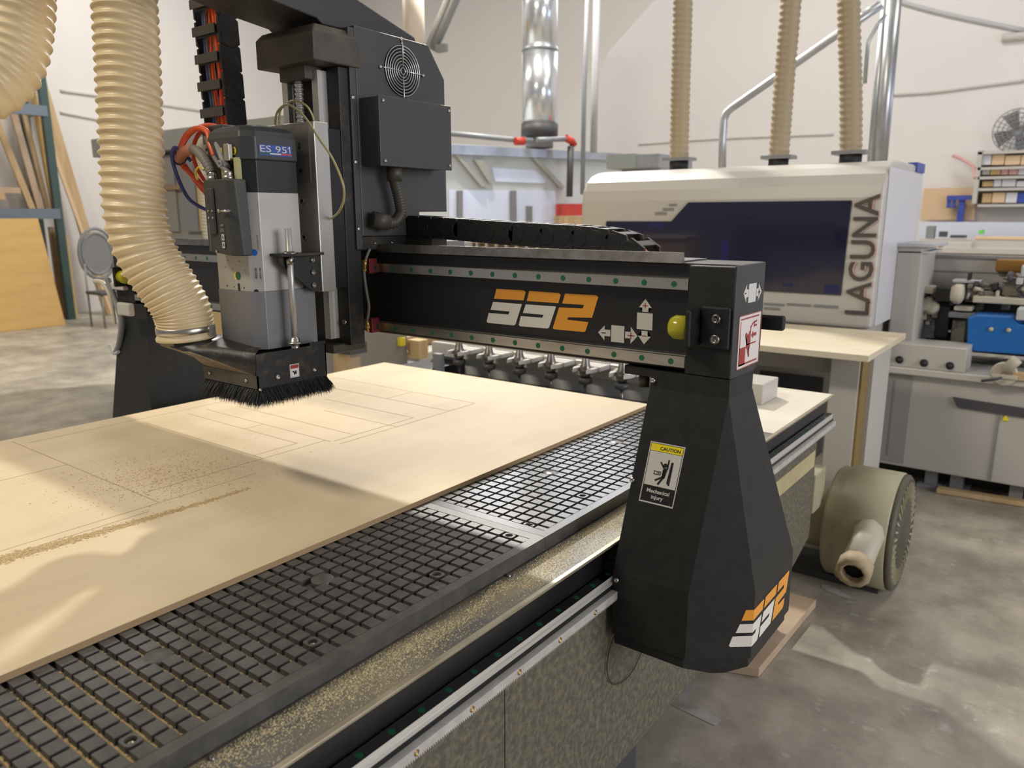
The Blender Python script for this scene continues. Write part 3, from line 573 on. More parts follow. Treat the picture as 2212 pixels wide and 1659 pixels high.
# lube fittings and tube by the gantry rails
for z in (-.108, -.252):
    b = MB(); b.box(-1.402, -1.386, 1.272, 1.298, H + z - .026, H + z + .010); b.build('end_seal', M['redf'], ca, .002)
    b = MB(); b.cyl((-1.384, 1.256, H + z - .012), (-1.384, 1.256, H + z + .008), .0058, 8); b.cyl((-1.384, 1.256, H + z - .020), (-1.384, 1.256, H + z - .012), .004, 8); b.build('brass_fitting', M['brass'], ca)
MB().tube(spline([(-1.378, 1.268, H - .075), (-1.382, 1.258, H - .098), (-1.386, 1.254, H - .125), (-1.380, 1.253, H - .17), (-1.374, 1.254, H - .21), (-1.384, 1.256, H - .244)], 8), .0034, 8).build('lube_tube', M['greyc'], ca)

# ================================================================== SPINDLE
SX0, SX1, SY0, SY1 = -1.551, -1.395, .961, 1.110
def octs(x0, x1, y0, y1, c, z): return [(x0, y0 + c, z), (x0 + c, y0, z), (x1 - c, y0, z), (x1, y0 + c, z), (x1, y1, z), (x0, y1, z)]
sp = thing('spindle_motor', 'square silver and black router spindle with a small blue label', 'spindle motor', (-1.473, 1.03, H - .281))
def octblock(z0, z1, m, name, g=0., bev=.001, y1=1.112):
    b = MB(); b.hexa(octs(SX0 - g, SX1 + g, SY0 - g, y1, .0207, H + z0), octs(SX0 - g, SX1 + g, SY0 - g, y1, .0207, H + z1)); return b.build(name, m, sp, bev)
octblock(-.279, -.155, M['castd'], 'lower_housing', .0015)
body = octblock(-.155, .0495, M['cast'], 'motor_body', y1=1.083)
octblock(.0495, .1145, M['collar'], 'black_collar', -.001, y1=1.083)
b = MB(); R3 = []
for z, g, yb in ((.1145, .0015, 1.086), (.160, .0005, 1.086), (.172, -.003, 1.083), (.181, -.012, 1.075), (.186, -.028, 1.062)):
    R3.append(octs(SX0 - g, SX1 + g, SY0 - g, yb, .022, H + z))
b.loft(R3, False); b.build('end_cap', M['capm'], sp, .003, 3)
b = MB(); b.box(-1.565, -1.51, .985, 1.06, H + .175, H + .192); b.build('cap_bump', M['capm'], sp, .004, 3)
fs = lambda y, z: Vector((-1.3928, y, H + z))
decal('name_label', [rect(.990, 1.071, .124, .1455)], M['blue'], sp, lambda y, z: Vector((-1.3930, y, H + z)), 'blue rectangular label')
decal('label_stripe', [rect(1.016, 1.043, .1265, .1292)], M['signw'], sp, lambda y, z: Vector((-1.3926, y, H + z)))
decal('label_stripe', [rect(1.043, 1.070, .1265, .1292)], M['bred'], sp, lambda y, z: Vector((-1.3926, y, H + z)))
decal('label_stripe', [rect(.991, 1.016, .1265, .1292)], M['green'], sp, lambda y, z: Vector((-1.3926, y, H + z)))
tt = text('name_text', 'ES 95', .0185, M['signw'], sp, (-1.3927, 0, H + .1308), (0, 1, 0), (0, 0, 1), .0003)
ymx = max(v.co.y for v in tt.data.vertices); ymn = min(v.co.y for v in tt.data.vertices)
for v in tt.data.vertices: v.co.y = .9925 + (v.co.y - ymn) * .0655 / (ymx - ymn)
decal('name_digit', [rect(1.0648, 1.0668, .1308, .1443), [(1.0603, .1402), (1.0648, .1443), (1.0648, .1420), (1.0610, .1390)]], M['signw'], sp, lambda y, z: Vector((-1.3924, y, H + z)))
def cdisc(c, nrm, r, m, name, par, lbl=None):
    o = MB().rev(c, nrm, [(r, 0), (r, .0004), (.0001, .0004)], 28, False).build(name, m, par)
    if lbl: o['label'] = lbl
    return o
n45 = Vector((1, -1, 0)).normalized(); chm = lambda t, z: Vector((SX1 - .0207 + t * .0207, SY0 + t * .0207, H + z))
cdisc(chm(.45, -.073) + n45 * .0002, n45, .0068, M['bluedot'], 'round_sticker', sp, 'blue dot sticker')
cdisc(Vector((-1.462, SY0 - .0002, H - .123)), (0, -1, 0), .0085, M['ylw'], 'round_sticker', sp, 'yellow dot sticker')
cdisc(Vector((-1.456, SY0 - .0006, H - .123)), (0, -1, 0), .0085, M['green'], 'round_sticker', sp, 'green dot sticker')
two = cdisc(Vector((-1.434, SY0 - .002, H + .132)), (0, -1, 0), .0082, M['ylw'], 'round_sticker', sp, 'yellow sticker with the number 2')
text('number_text', '2', .0125, M['ink'], sp, (-1.4375, SY0 - .0026, H + .1275), (1, 0, 0), (0, 0, 1), .0002, bold=.0002)
for x, z, r_ in ((-1.49, -.092, .0012), (-1.447, -.092, .0012), (-1.50, -.106, .0014), (-1.476, -.110, .001), (-1.43, -.110, .001), (-1.50, -.146, .0022), (-1.474, -.147, .0016), (-1.438, -.148, .002)):
    MB().rev((x, SY0 + .0001, H + z), (0, -1, 0), [(r_, 0), (r_, .0004), (.0001, .0004)], 10).build('port_hole', M['black'], sp)
decal('slot', [[(-1.460, -.1545), (-1.452, -.1545), (-1.452, -.141), (-1.454, -.1385), (-1.458, -.1385), (-1.460, -.141)]], M['ink'], sp, lambda x, z: Vector((x, SY0 - .0005, H + z)))
bc = [rr(.0, .0195, -.132, -.099)]
fch = lambda d: (lambda t, z: Vector((SX1 - .0207 + t / .0293 * .0207, SY0 + t / .0293 * .0207, H + z)) + n45 * d)
decal('barcode_label', [rect(.009, .028, -.134, -.095)], M['cast'], sp, fch(.0005), 'silver barcode label')
bars = []; z = -.128
while z < -.104:
    w_ = random.choice((.0005, .0008, .0012)); bars += [rect(.0115, .0165, z, z + w_), rect(.021, .0245, z, z + w_)]; z += w_ + random.choice((.0006, .001))
decal('barcode', bars, M['ink'], sp, fch(.0009))
text('serial_text', '202008054479', .0052, M['mgrey'], sp, fch(.0006)(.024, -.068), (0, 0, 1), (-.707, -.707, 0), .0002)
cdisc(chm(.4, -.1545) + n45 * .0002, n45, .005, M['black'], 'port_hole', sp)
# terminal box
b = MB(); tz0, tz1 = H - .079, H + .075
b.loft([[(-1.503, .926, tz0 + .008), (-1.416, .923, tz0), (-1.396, .9395, tz0), (-1.396, .9605, tz0), (-1.503, .9605, tz0 + .008)], [(-1.503, .926, tz1), (-1.416, .923, tz1), (-1.402, .932, tz1), (-1.402, .9605, tz1), (-1.503, .9605, tz1)]], False)
tbx = b.build('terminal_box', M['term'], sp, .003, 3)
b = MB(); b.box(-1.485, -1.462, .9195, .925, H - .035, H + .058); b.build('valve_body', M['capm'], tbx, .003, 3)
for x in (-1.4805, -1.4665):
    for z in (.012, -.002): MB().screw((x, .9195, H + z), (0, -1, 0), .0024).build('small_screw', M['steel'], tbx)
MB().screw((-1.468, .9232, H - .071), (0, -1, 0), .003).build('small_screw', M['steel'], tbx)
b = MB(); b.tube([(-1.437, .915, H + .012), (-1.405, .918, H + .012)], .0024, 10); b.rev((-1.437, .915, H + .012), (0, -1, 0), [(.0034, 0), (.0034, .0015), (.0001, .002)], 12); b.tube([(-1.412, .918, H + .012), (-1.412, .930, H + .012)], .002, 8); b.build('latch_pin', M['chrome'], tbx)
decal('rating_plate', [rect(-1.4885, -1.4765, -.026, -.013), rect(-1.4885, -1.4875, -.068, -.026)], M['mgrey'], tbx, lambda x, z: Vector((x, .9222, H + z)))
decal('rating_plate', [rect(-1.4445, -1.4345, -.0475, -.0345), rect(-1.4445, -1.4345, -.0630, -.0500)], M['lgrey'], tbx, lambda x, z: Vector((x, .9215, H + z)))
text('plate_letter', 'B', .0085, M['ink'], tbx, (-1.4418, .9213, H - .0440), (1, 0, 0), (0, 0, 1), .0002); text('plate_letter', 'A', .0085, M['ink'], tbx, (-1.4420, .9213, H - .0595), (1, 0, 0), (0, 0, 1), .0002)
pl = []
for k in range(4): pl += [rect(-1.4465 + k * .0036, -1.4450 + k * .0036, -.0305, -.0235)]
pl += [rect(-1.4475, -1.4440, -.0180, -.0165), rect(-1.4430, -1.4405, -.0185, -.0145), rect(-1.4390, -1.4355, -.0190, -.0145)]
decal('pictograms', pl, M['mgrey'], tbx, lambda x, z: Vector((x, .9215, H + z)))
for x in (-1.492, -1.436):
    MB().rev((x, .943, H + .074), (0, 0, 1), [(.011, 0), (.011, .007), (.0085, .008), (.0095, .010), (.0095, .016), (.006, .019), (.0055, .019)], 10).build('cable_gland', M['clamp'], tbx)
b = MB(); b.box(-1.478, -1.470, .955, .975, H + .07, H + .14); b.box(-1.425, -1.417, .95, .962, H + .075, H + .118); b.build('side_strip', M['yelt'], sp)
b = MB(); b.tube([(-1.50, .965, H + .150), (-1.47, .955, H + .118), (-1.448, .950, H + .100)], .007, 10); b.rev((-1.462, .945, H + .106), (0, -1, 0), [(.008, 0), (.008, .004), (.004, .004), (.003, .002), (.0001, .002)], 16); b.build('pivot_link', M['mgrey'], sp)
MB().box(-1.452, -1.434, .946, .957, H + .112, H + .146).build('connector', M['clamp'], sp, .002)
# slide rod bracket and rod
b = MB(); b.prism([(y, H + z) for y, z in ((1.005, -.082), (1.112, -.079), (1.112, -.163), (1.086, -.160), (1.005, -.096))], 0, -1.378, -1.371); b.box(-1.395, -1.355, 1.0, 1.112, H - .082, H - .076)
brk = b.build('rod_bracket', M['blk_dusty'], sp, .0006)
for z in (-.092, -.119, -.147): MB().rev((-1.371, 1.090, H + z), (1, 0, 0), [(.0055, 0), (.0055, .005), (.0035, .005), (.003, .002), (.0001, .002)], 16).build('cap_screw', M['steel_d'], brk)
MB().cyl((-1.363, 1.026, H - .268), (-1.363, 1.026, H - .024), .0066, 18).build('slide_rod', M['rodm'], brk)
MB().rev((-1.363, 1.026, H - .077), (0, 0, 1), [(.0175, 0), (.0175, .0035), (.010, .0042), (.010, .006)], 20).build('bushing', M['steel_d'], brk)
MB().cyl((-1.363, 1.026, H - .082), (-1.363, 1.026, H - .099), .0088, 18).build('bushing', M['steel_d'], brk)

# ================================================================== DUST SHOE
ds = thing('dust_shoe', 'black plastic dust shoe with bristle skirt under the spindle', 'dust shoe', (-1.45, 1.0, H - .385))
b = MB(); b.box(-1.353, -1.350, .917, 1.098, H - .350, H - .277); b.box(-1.545, -1.350, .917, .920, H - .350, H - .322)
b.box(-1.545, -1.350, 1.095, 1.098, H - .350, H - .277); b.box(-1.548, -1.545, .917, 1.098, H - .350, H - .277); b.box(-1.547, -1.351, .920, 1.096, H - .296, H - .284)
b.box(-1.353, -1.350, 1.055, 1.098, H - .277, H - .270)
sh = b.build('shoe_frame', M['shoe'], ds)
cc = Vector((-1.599, .915, H - .262)); rg0 = []; N = 24
quad = [Vector((-1.351, .9165, H - .322)), Vector((-1.351, .9165, H - .276)), Vector((-1.50, 1.06, H - .270)), Vector((-1.545, .985, H - .272)), Vector((-1.545, .9165, H - .322))]
axn = Vector((.05, .10, -1)).normalized(); e1 = Vector((1, 0, .05)); e1 = (e1 - axn * e1.dot(axn)).normalized(); e2 = axn.cross(e1)
circ = [cc + (e1 * math.cos(2 * PI * k / N) + e2 * math.sin(2 * PI * k / N)) * .0585 for k in range(N)]
def qpt(k):     # walk the mouth outline
    seg = [(.98, quad[1]), (.80, quad[2]), (.55, quad[3]), (.40, quad[4]), (.02, quad[0])]
    return None
order = [quad[1], quad[0], quad[4], quad[3], quad[2]]
per = [(order[(i + 1) % 5] - order[i]).length for i in range(5)]; tot = sum(per)
def walk(t):
    t = (t % 1) * tot
    for i in range(5):
        if t <= per[i]: return order[i].lerp(order[(i + 1) % 5], t / per[i])
        t -= per[i]
    return order[0]
best = None
for off in range(N):
    for sg in (1, -1):
        mouth = [walk(off / N + sg * k / N) for k in range(N)]; c_ = sum((a - b_).length for a, b_ in zip(circ, mouth))
        if best is None or c_ < best[0]: best = (c_, mouth)
mouth = best[1]
rings = []
for t in (-.12, 0, .04):
    rings.append([p + axn * (t * .2 + .0) for p in circ])
for t in (.2, .4, .6, .8, 1.0):
    rings.append([(p + axn * .008 * (1 - t)).lerp(q, t) for p, q in zip(circ, mouth)])
b = MB(); b.loft(rings, True, False)
nz = b.build('suction_nozzle', [M['shoe'], M['shoe_dust']], ds)
me = nz.data; cax = sum((v.co for v in me.vertices), Vector()) / len(me.vertices)
for p in me.polygons:
    q = p.center - cax; nn = p.normal if p.normal.dot(q) > 0 else -p.normal
    if nn.z < -.06 and p.center.z < H - .262: p.material_index = 1
b = MB(); b.box(-1.5455, -1.352, .9145, .9172, H - .349, H - .321); lab(b.build('edge_strip', M['brn'], ds), 'bronze-dusty strip along the front')
for x in (-1.52, -1.385): MB().screw((x, .9145, H - .335), (0, -1, 0), .0042).build('shoe_screw', M['steel'], ds)
for y, z, r_ in ((.965, -.331, .006), (1.062, -.331, .005), (.921, -.351, .0035)): MB().screw((-1.3500, y, H + z), (1, 0, 0), r_).build('shoe_screw', M['steel'], ds)
decal('warning_sticker', [rect(.998, 1.022, -.339, -.310)], M['redw'], ds, lambda y, z: Vector((-1.3494, y, H + z)), 'small red and white warning sticker')
decal('sticker_header', [rect(.9995, 1.0205, -.3195, -.3115)], M['red'], ds, lambda y, z: Vector((-1.3489, y, H + z)))
decal('sticker_symbol', [[(1.004, -.324), (1.008, -.3245), (1.010, -.3275), (1.013, -.3235), (1.0145, -.325), (1.012, -.329), (1.015, -.331), (1.0135, -.333), (1.011, -.3315), (1.009, -.334), (1.0075, -.3325), (1.008, -.329), (1.005, -.3275)], rect(1.0, 1.0004, -.3375, -.32), rect(1.0200, 1.0204, -.3375, -.32), rect(1.0, 1.0204, -.3375, -.3371)], M['ink'], ds, lambda y, z: Vector((-1.3489, y, H + z)))
b = MB(); b.rev((-1.363, 1.026, H - .268), (0, 0, 1), [(.0155, 0), (.0155, .0015), (.010, .002), (.010, .010), (.007, .012), (.0065, .016)], 8); b.cyl((-1.363, 1.026, H - .292), (-1.363, 1.026, H - .268), .009, 14); b.build('rod_nut', M['steel'], ds)
b = MB()
def bris(p, out, n):
    for _ in range(n):
        q = p + Vector((random.uniform(-.002, .002), random.uniform(-.002, .002), 0)); L = random.gauss(.042, .004); d = (Vector((0, 0, -1)) + out * random.uniform(.05, .75) + Vector((random.uniform(-.18, .18), random.uniform(-.18, .18), 0))).normalized()
        w1 = Vector((random.uniform(-1, 1), random.uniform(-1, 1), 0)).normalized() * .0007; w2 = Vector((-w1.y, w1.x, 0)); m_ = q + d * L * .6 + out * .001; e_ = q + d * L + Vector((random.uniform(-.003, .003), random.uniform(-.003, .003), 0))
        b.add([q + w1, q - w1 * .5 + w2, q - w1 * .5 - w2, m_ + w1 * .7, m_ - w1 * .4 + w2 * .7, m_ - w1 * .4 - w2 * .7, e_], [(0, 1, 4, 3), (1, 2, 5, 4), (2, 0, 3, 5), (3, 4, 6), (4, 5, 6), (5, 3, 6)])
for k in range(140):
    t = k / 139
    bris(Vector((-1.354, .922 + t * .172, H - .346)), Vector((1, 0, 0)), 12); bris(Vector((-1.543 + t * .19, .922, H - .346)), Vector((0, -1, 0)), 12)
    bris(Vector((-1.543 + t * .19, 1.094, H - .346)), Vector((0, 1, 0)), 8); bris(Vector((-1.543, .922 + t * .172, H - .346)), Vector((-1, 0, 0)), 8)
for k in range(24):
    a = PI * 1.5 + PI / 2 * k / 23; bris(Vector((-1.356, .924, H - .346)), Vector((math.cos(a), math.sin(a), 0)), 8)
    a = PI / 2 * k / 23; bris(Vector((-1.356, 1.09, H - .346)), Vector((math.cos(a), math.sin(a), 0)), 8)
tag(b.build('bristle_skirt', M['bristle'], ds), kind='stuff')

# ================================================================== HOSES AND CABLES
def ribbed(path, r, pitch, amp, m, name, parent=None, n=40, sub=6, lo=None, pf=None):
    step = (min(pitch, pf(0)) if pf else pitch) / sub
    pts = resample(spline(path, 24), step); b = MB(); up = None; rings = []; tot_ = len(pts); phs = 0
    for i, p in enumerate(pts):
        t = (pts[min(i + 1, tot_ - 1)] - pts[max(i - 1, 0)]).normalized()
        if up is None: up = Vector((1, 0, 0))
        up = (up - t * up.dot(t)).normalized(); sd = t.cross(up); ring = []
        phs += step / (pf(i * step) if pf else pitch); am = amp * (min(1, pf(i * step) / pitch) ** .7 if pf else 1)
        for k in range(n):
            a = 2 * PI * k / n; ph = (phs + k / n) % 1.0
            q = 1 - abs(2 * ph - 1)
            rr_ = r - am + am * (.5 - .5 * math.cos(PI * q)) ** 1.7
            if lo: rr_ *= lo(i / tot_)
            ring.append(p + (up * math.cos(a) + sd * math.sin(a)) * rr_)
        rings.append(ring)
    b.loft(rings, True, False); return b.build(name, m, parent)
hs = thing('dust_hose', 'ribbed tan suction hose coming down to the dust shoe', 'hose', (-1.6, .915, H - .27))
hp = [(-1.599, .913, -.262), (-1.598, .912, -.233), (-1.599, .907, -.199), (-1.610, .894, -.162), (-1.626, .881, -.126), (-1.642, .868, -.086), (-1.653, .860, -.044), (-1.658, .857, .001), (-1.661, .860, .067), (-1.674, .876, .21), (-1.688, .892, .351), (-1.701, .905, .482), (-1.727, .924, .633), (-1.76, .95, .80)]
ribbed([(x, y, z + H) for x, y, z in hp], .0655, .0212, .0062, M['hose'], 'ribbed_tube', hs, n=56, sub=8, lo=lambda t: .925 + .075 * min(1, t / .16), pf=lambda d: .0080 + .0132 * min(1, max(0, d - .05) / .17))
b = MB(); prof = [(.0598, -.006), (.0602, -.0055), (.0602, .0055), (.0598, .006)]
b.rev((-1.598, .912, H - .243), (-.02, -.05, 1), [(.061, -.007), (.0622, -.006), (.0622, .006), (.061, .007)], 48); b.box(-1.545, -1.533, .93, .945, H - .256, H - .232); b.build('hose_clamp', M['clamp'], hs)
b = MB(); b.rev((-1.599, .913, H - .262), (-.02, -.05, 1), [(.0585, -.004), (.0635, -.003), (.0640, .003), (.0605, .008), (.0600, .016)], 48); b.build('hose_cuff', M['hose'], hs)
h2 = ribbed([(x, y, z + H) for x, y, z in [(-1.957, .84, .80), (-1.917, .808, .642), (-1.876, .779, .501), (-1.862, .759, .407), (-1.860, .735, .328), (-1.868, .698, .274), (-1.895, .648, .250), (-1.955, .575, .243), (-2.04, .49, .243)]], .0665, .0212, .0050, M['hose'], 'dust_hose', n=56, sub=9)
tag(h2, 'ribbed tan hose curling out of the upper left corner', 'hose')
def cable(name, pts, r, m, label, cat, n=10, off=None):
    return tag(MB().tube(spline([Vector(p) + Vector((0, 0, H)) for p in pts], 10), r, n).build(name, m), label, cat)
OC = [[(-1.532, 1.015, .154), (-1.542, 1.014, .175), (-1.562, 1.003, .192), (-1.582, .988, .193), (-1.604, .967, .176), (-1.616, .949, .141), (-1.62, .951, .112), (-1.622, .97, .094), (-1.610, .985, .065), (-1.588, 1.0, .035), (-1.56, 1.01, .01)],
      [(-1.55, 1.015, .155), (-1.558, 1.013, .172), (-1.579, 1.002, .186), (-1.598, .985, .177), (-1.612, .976, .143), (-1.617, .984, .109), (-1.602, .998, .07), (-1.58, 1.01, .04), (-1.555, 1.015, .015)],
      [(-1.510, .962, .125), (-1.525, .965, .150), (-1.550, .975, .178), (-1.583, .971, .186), (-1.609, .959, .170), (-1.626, .952, .132), (-1.616, .960, .103), (-1.598, .982, .07), (-1.575, .995, .04), (-1.555, 1.0, .015)]]
for p, r_, l in zip(OC, (.0052, .0045, .0062), ('orange cable arching highest behind the spindle cap', 'orange cable forming the inner loop beside the spindle', 'thick orange cable looping nearest the camera left of the spindle')):
    cable('orange_cable', p, r_, M['orangec'], l, 'cable')
cable('orange_sleeve', [(-1.615, .945, .118), (-1.600, .945, .134), (-1.582, .947, .140), (-1.566, .949, .140)], .0115, M['dustor'], 'dusty orange sleeve holding the looped cables together', 'cable sleeve', 14)
b = MB(); b.tube(resample(spline([Vector((x, y, z + H)) for x, y, z in ((-1.572, .948, .141), (-1.548, .946, .137), (-1.523, .944, .122), (-1.505, .943, .104), (-1.494, .943, .088))], 10), .002), .0098, 16, rf=lambda i: .0105 if i % 4 < 3 else .0095)
tag(b.build('grey_conduit', M['greyc']), 'grey taped conduit entering the left gland of the terminal box', 'cable')
cable('grey_cable', [(-1.585, .985, .186), (-1.560, .980, .160), (-1.520, .965, .130), (-1.470, .948, .104), (-1.437, .944, .090)], .0050, M['greyc'], 'thin grey cable entering the right gland of the terminal box', 'cable')
cable('blue_tube', [(-1.600, .962, .120), (-1.622, .945, .146), (-1.630, .939, .140), (-1.628, .935, .122), (-1.622, .941, .083), (-1.61, .952, .043), (-1.60, .970, .024), (-1.585, .99, .012)], .0042, M['bluec'], 'blue and grey tube hanging in an arc left of the terminal box', 'tube')
cable('orange_cable', [(-1.590, .992, .02), (-1.582, .994, -.004), (-1.570, .996, -.04)], .007, M['orangec'], 'short length of orange cable below the blue tube', 'cable')
cable('yellow_wire', [(-1.542, .955, .098), (-1.556, .952, .104), (-1.570, .952, .092), (-1.566, .953, .078)], .0022, M['ylw'], 'thin yellow wire curling beside the left cable gland', 'wire')
cable('black_tie', [(-1.622, .938, .122), (-1.612, .935, .112), (-1.592, .937, .112), (-1.575, .94, .124)], .0018, M['black'], 'black tie strapped around the orange sleeve', 'cable tie')
cable('air_tube', [(-1.523, 1.135, .196), (-1.523, 1.13, .207), (-1.497, 1.12, .230), (-1.443, 1.105, .238), (-1.399, 1.10, .221), (-1.370, 1.10, .198), (-1.336, 1.10, .160), (-1.304, 1.105, .120), (-1.281, 1.11, .069), (-1.291, 1.12, .037), (-1.321, 1.13, .010), (-1.362, 1.143, -.004)], .0026, M['yelt'], 'yellowish clear air tube bowing out beside the aluminium plate', 'tube')
cable('air_tube', [(-1.512, 1.135, .196), (-1.507, 1.13, .212), (-1.490, 1.125, .236), (-1.439, 1.12, .247), (-1.397, 1.12, .233), (-1.390, 1.13, .211), (-1.391, 1.132, .198)], .0024, M['yelt'], 'short yellowish air tube arching over the top of the aluminium plate', 'tube')

# cable chains
def link_chain(parent, path, wy, hgt, pitch, lateral):
    P = resample(spline(path, 20), pitch); lat = Vector(lateral).normalized()
    for i in range(len(P) - 1):
        a, c = P[i], P[i + 1]; t = (c - a).normalized(); nn = lat.cross(t).normalized(); mid = (a + c) / 2
        b = MB(); L_ = pitch * .56
        for s in (-1, 1):
            ce = mid + lat * s * (wy / 2 - .003); th = .0032 + (.0008 if i % 2 else 0)
            prof = [(-L_, -hgt * .32), (-L_ * .8, -hgt / 2), (L_ * .75, -hgt / 2), (L_, -hgt * .28), (L_, hgt * .28), (L_ * .75, hgt / 2), (-L_ * .8, hgt / 2), (-L_, hgt * .32)]
            v0 = [ce + t * p + nn * q - lat * th for p, q in prof]; v1 = [ce + t * p + nn * q + lat * th for p, q in prof]
            b.hexa(v0, v1)
            rr0 = [(hgt * .40 * math.cos(k * PI / 10), hgt * .40 * math.sin(k * PI / 10)) for k in range(20)]
            b.hexa([ce - t * L_ * .45 + t * p + nn * q + lat * s * th * .5 for p, q in rr0], [ce - t * L_ * .45 + t * p + nn * q + lat * s * (th + .0008) for p, q in rr0])
        bw = pitch * .2
        for s in (-1, 1):
            e = nn * s * (hgt / 2 - .002)
            b.hexa([mid + e - t * bw - lat * wy / 2 - nn * .0015, mid + e + t * bw - lat * wy / 2 - nn * .0015, mid + e + t * bw + lat * wy / 2 - nn * .0015, mid + e - t * bw + lat * wy / 2 - nn * .0015],
                   [mid + e - t * bw - lat * wy / 2 + nn * .0015, mid + e + t * bw - lat * wy / 2 + nn * .0015, mid + e + t * bw + lat * wy / 2 + nn * .0015, mid + e - t * bw + lat * wy / 2 + nn * .0015])
        b.build('chain_link', M['chainm'], parent, .0006)
    return P
M['chainm'] = mat('chain_nylon', (.016, .016, .016), .42, col2=(.035, .031, .024), scale=40, lo=.5, hi=.75)
M['chainbar'] = mat('chain_bar', (.07, .062, .045), .5)
ch = thing('cable_chain', 'black drag chain lying along the top of the gantry beam', 'cable chain', (-1.05, 1.43, H - .08))
hpth = [Vector((x, 1.432, z + H)) for x, z in ((-1.46, -.020), (-1.35, -.024), (-1.20, -.031), (-1.08, -.037), (-.95, -.042), (-.86, -.046), (-.80, -.053), (-.755, -.068), (-.725, -.092), (-.715, -.115))]
link_chain(ch, hpth[:-1] + [Vector((-.715, 1.432, H - .112))], .075, .051, .041, (0, 1, 0))
for k, dy in enumerate((-.018, -.004, .012)):
    MB().tube(spline([p + Vector((0, dy, .002 * k)) for p in hpth[:-1]], 6), .0055, 8).build('chain_cable', M['orangec'] if k < 2 else M['dustor'], ch)
vc = thing('cable_chain', 'upright black drag chain with coloured wires hanging under the boom arm', 'cable chain', (-1.79, 1.18, H + .1))
vp = [Vector((-1.785, 1.178, H + .10)), Vector((-1.787, 1.178, H + .2)), Vector((-1.792, 1.178, H + .35)), Vector((-1.80, 1.18, H + .50)), Vector((-1.81, 1.185, H + .72))]
link_chain(vc, vp, .10, .056, .062, (1, 0, 0))
for z in [.115 + .0636 * k for k in range(9)]:
    MB().box(-1.842 - (z - .1) * .03, -1.745 - (z - .1) * .03, 1.1455, 1.1485, H + z, H + z + .022).build('cross_bar', M['chainbar'], vc, .001)
for k, (dx, mm, r_) in enumerate(((-.030, 'bluec', .006), (-.014, 'orangec', .005), (0, 'redf', .004), (.012, 'orangec', .006), (.024, 'orangec', .007), (-.004, 'yelt', .003), (-.022, 'greyc', .004))):
    MB().tube(spline([p + Vector((dx + .006 * math.sin(i * 2.1 + k), -.012 + .004 * (k % 3), 0)) for i, p in enumerate(vp)], 8), r_, 8).build('chain_cable', M[mm], vc)

# ================================================================== WORKSHOP BEHIND
def sb(b, u0, v0, u1, v1, y, d, dz=0):
    """box with its face on the plane y = const"""
    vm, um = (v0 + v1) / 2, (u0 + u1) / 2
    return b.box(A(u0, vm, 1, y).x, A(u1, vm, 1, y).x, y, y + d, A(um, v1, 1, y).z, A(um, v0, 1, y).z)
def xb(b, u0, v0, u1, v1, x, d):
    """box with its face on the plane x = const, reaching away to -x"""
    vm, um = (v0 + v1) / 2, (u0 + u1) / 2
    return b.box(x - d, x, A(u0, vm, 0, x).y, A(u1, vm, 0, x).y, A(um, v1, 0, x).z, A(um, v0, 0, x).z)
def poly_on(pts, y): return [(A(u, v, 1, y).x, A(u, v, 1, y).z) for u, v in pts]
def sthing(name, u0, v0, u1, v1, y, d, m, label, cat, group=None, bevel=.004):
    return tag(sb(MB(), u0, v0, u1, v1, y, d).build(name, m, bevel=bevel), label, cat, group)
# --- enclosed machine with the smoked panel
en = thing('enclosed_machine', 'large off-white enclosed machine with smoked dark blue window and tall vertical lettering', 'woodworking machine', (-1.7, 4.7, 0))
b = MB(); x0, x1 = -2.62, -.868
arc = [(4.2, -.57), (4.2, .09), (4.212, .15), (4.245, .205), (4.30, .243), (4.38, .268), (4.50, .280), (5.15, .282), (5.15, -.57)]
b.prism([(y, z + H) for y, z in arc], 0, x0, x1); b.build('hood', M['lw'], en, .02, 3)
MB().box(x1 - .001, x1 + .006, 4.26, 5.14, H - .56, H + .235).build('hood_side', M['lit_box_white'], en, .004)  # hood side coloured bluish white to paint the light falling on it
b = MB(); b.prism(poly_on([(1310, 478), (1450, 478), (1487, 437), (1840, 433), (1816, 638), (1640, 628), (1290, 606)], 4.193), 1, 4.190, 4.199); b.build('window_panel', M['glass'], en, .002)
M['glow'] = mat('blue_glow_paint', (.010, .010, .085), .3); M['glow2'] = mat('painted_sheen', (.015, .0155, .038), .14)
for q in ((1556, 520, 1574, 568), (1405, 480, 1432, 492), (1690, 612, 1712, 618), (1780, 615, 1812, 634)): lab(sb(MB(), *q, 4.1885, .001).build('panel_glow', M['glow'], en), 'blue lamp glow painted on the smoked panel')  # blue decals paint the glow of lamps inside the window
b = MB(); b.prism(poly_on([(1700, 470), (1800, 480), (1810, 560), (1720, 600), (1480, 600), (1520, 470)], 4.1895), 1, 4.1890, 4.1896); b.build('panel_sheen', M['glow2'], en)  # slightly paler polygon painted on the window as a sheen
b = MB()
for q in ((1415, 458, 1440, 464), (1432, 449, 1455, 455), (1445, 440, 1462, 445), (1650, 655, 1694, 660), (1700, 656, 1752, 661), (1758, 659, 1811, 665), (1650, 664, 1685, 669)): sb(b, *q, 4.196, .006)
b.build('vent_slot', M['mgrey'], en)
p0 = A(1877, 681, 1, 4.195); p1 = A(1903, 418, 1, 4.195)
t_ = text('brand_lettering', 'LAGUNA', .205, M['ltext'], en, (p0.x + .004, 4.193, p0.z + .0), (0, 0, 1), (-1, 0, 0), .004, bold=.0028)
zs = [v.co.z for v in t_.data.vertices]; xs = [v.co.x for v in t_.data.vertices]; k = (p1.z - p0.z) / (max(zs) - min(zs)); kx = .118 / (max(xs) - min(xs)); mz, mx = min(zs), max(xs)
for v in t_.data.vertices: v.co.z = p0.z + (v.co.z - mz) * k; v.co.x = p0.x + (v.co.x - mx) * kx
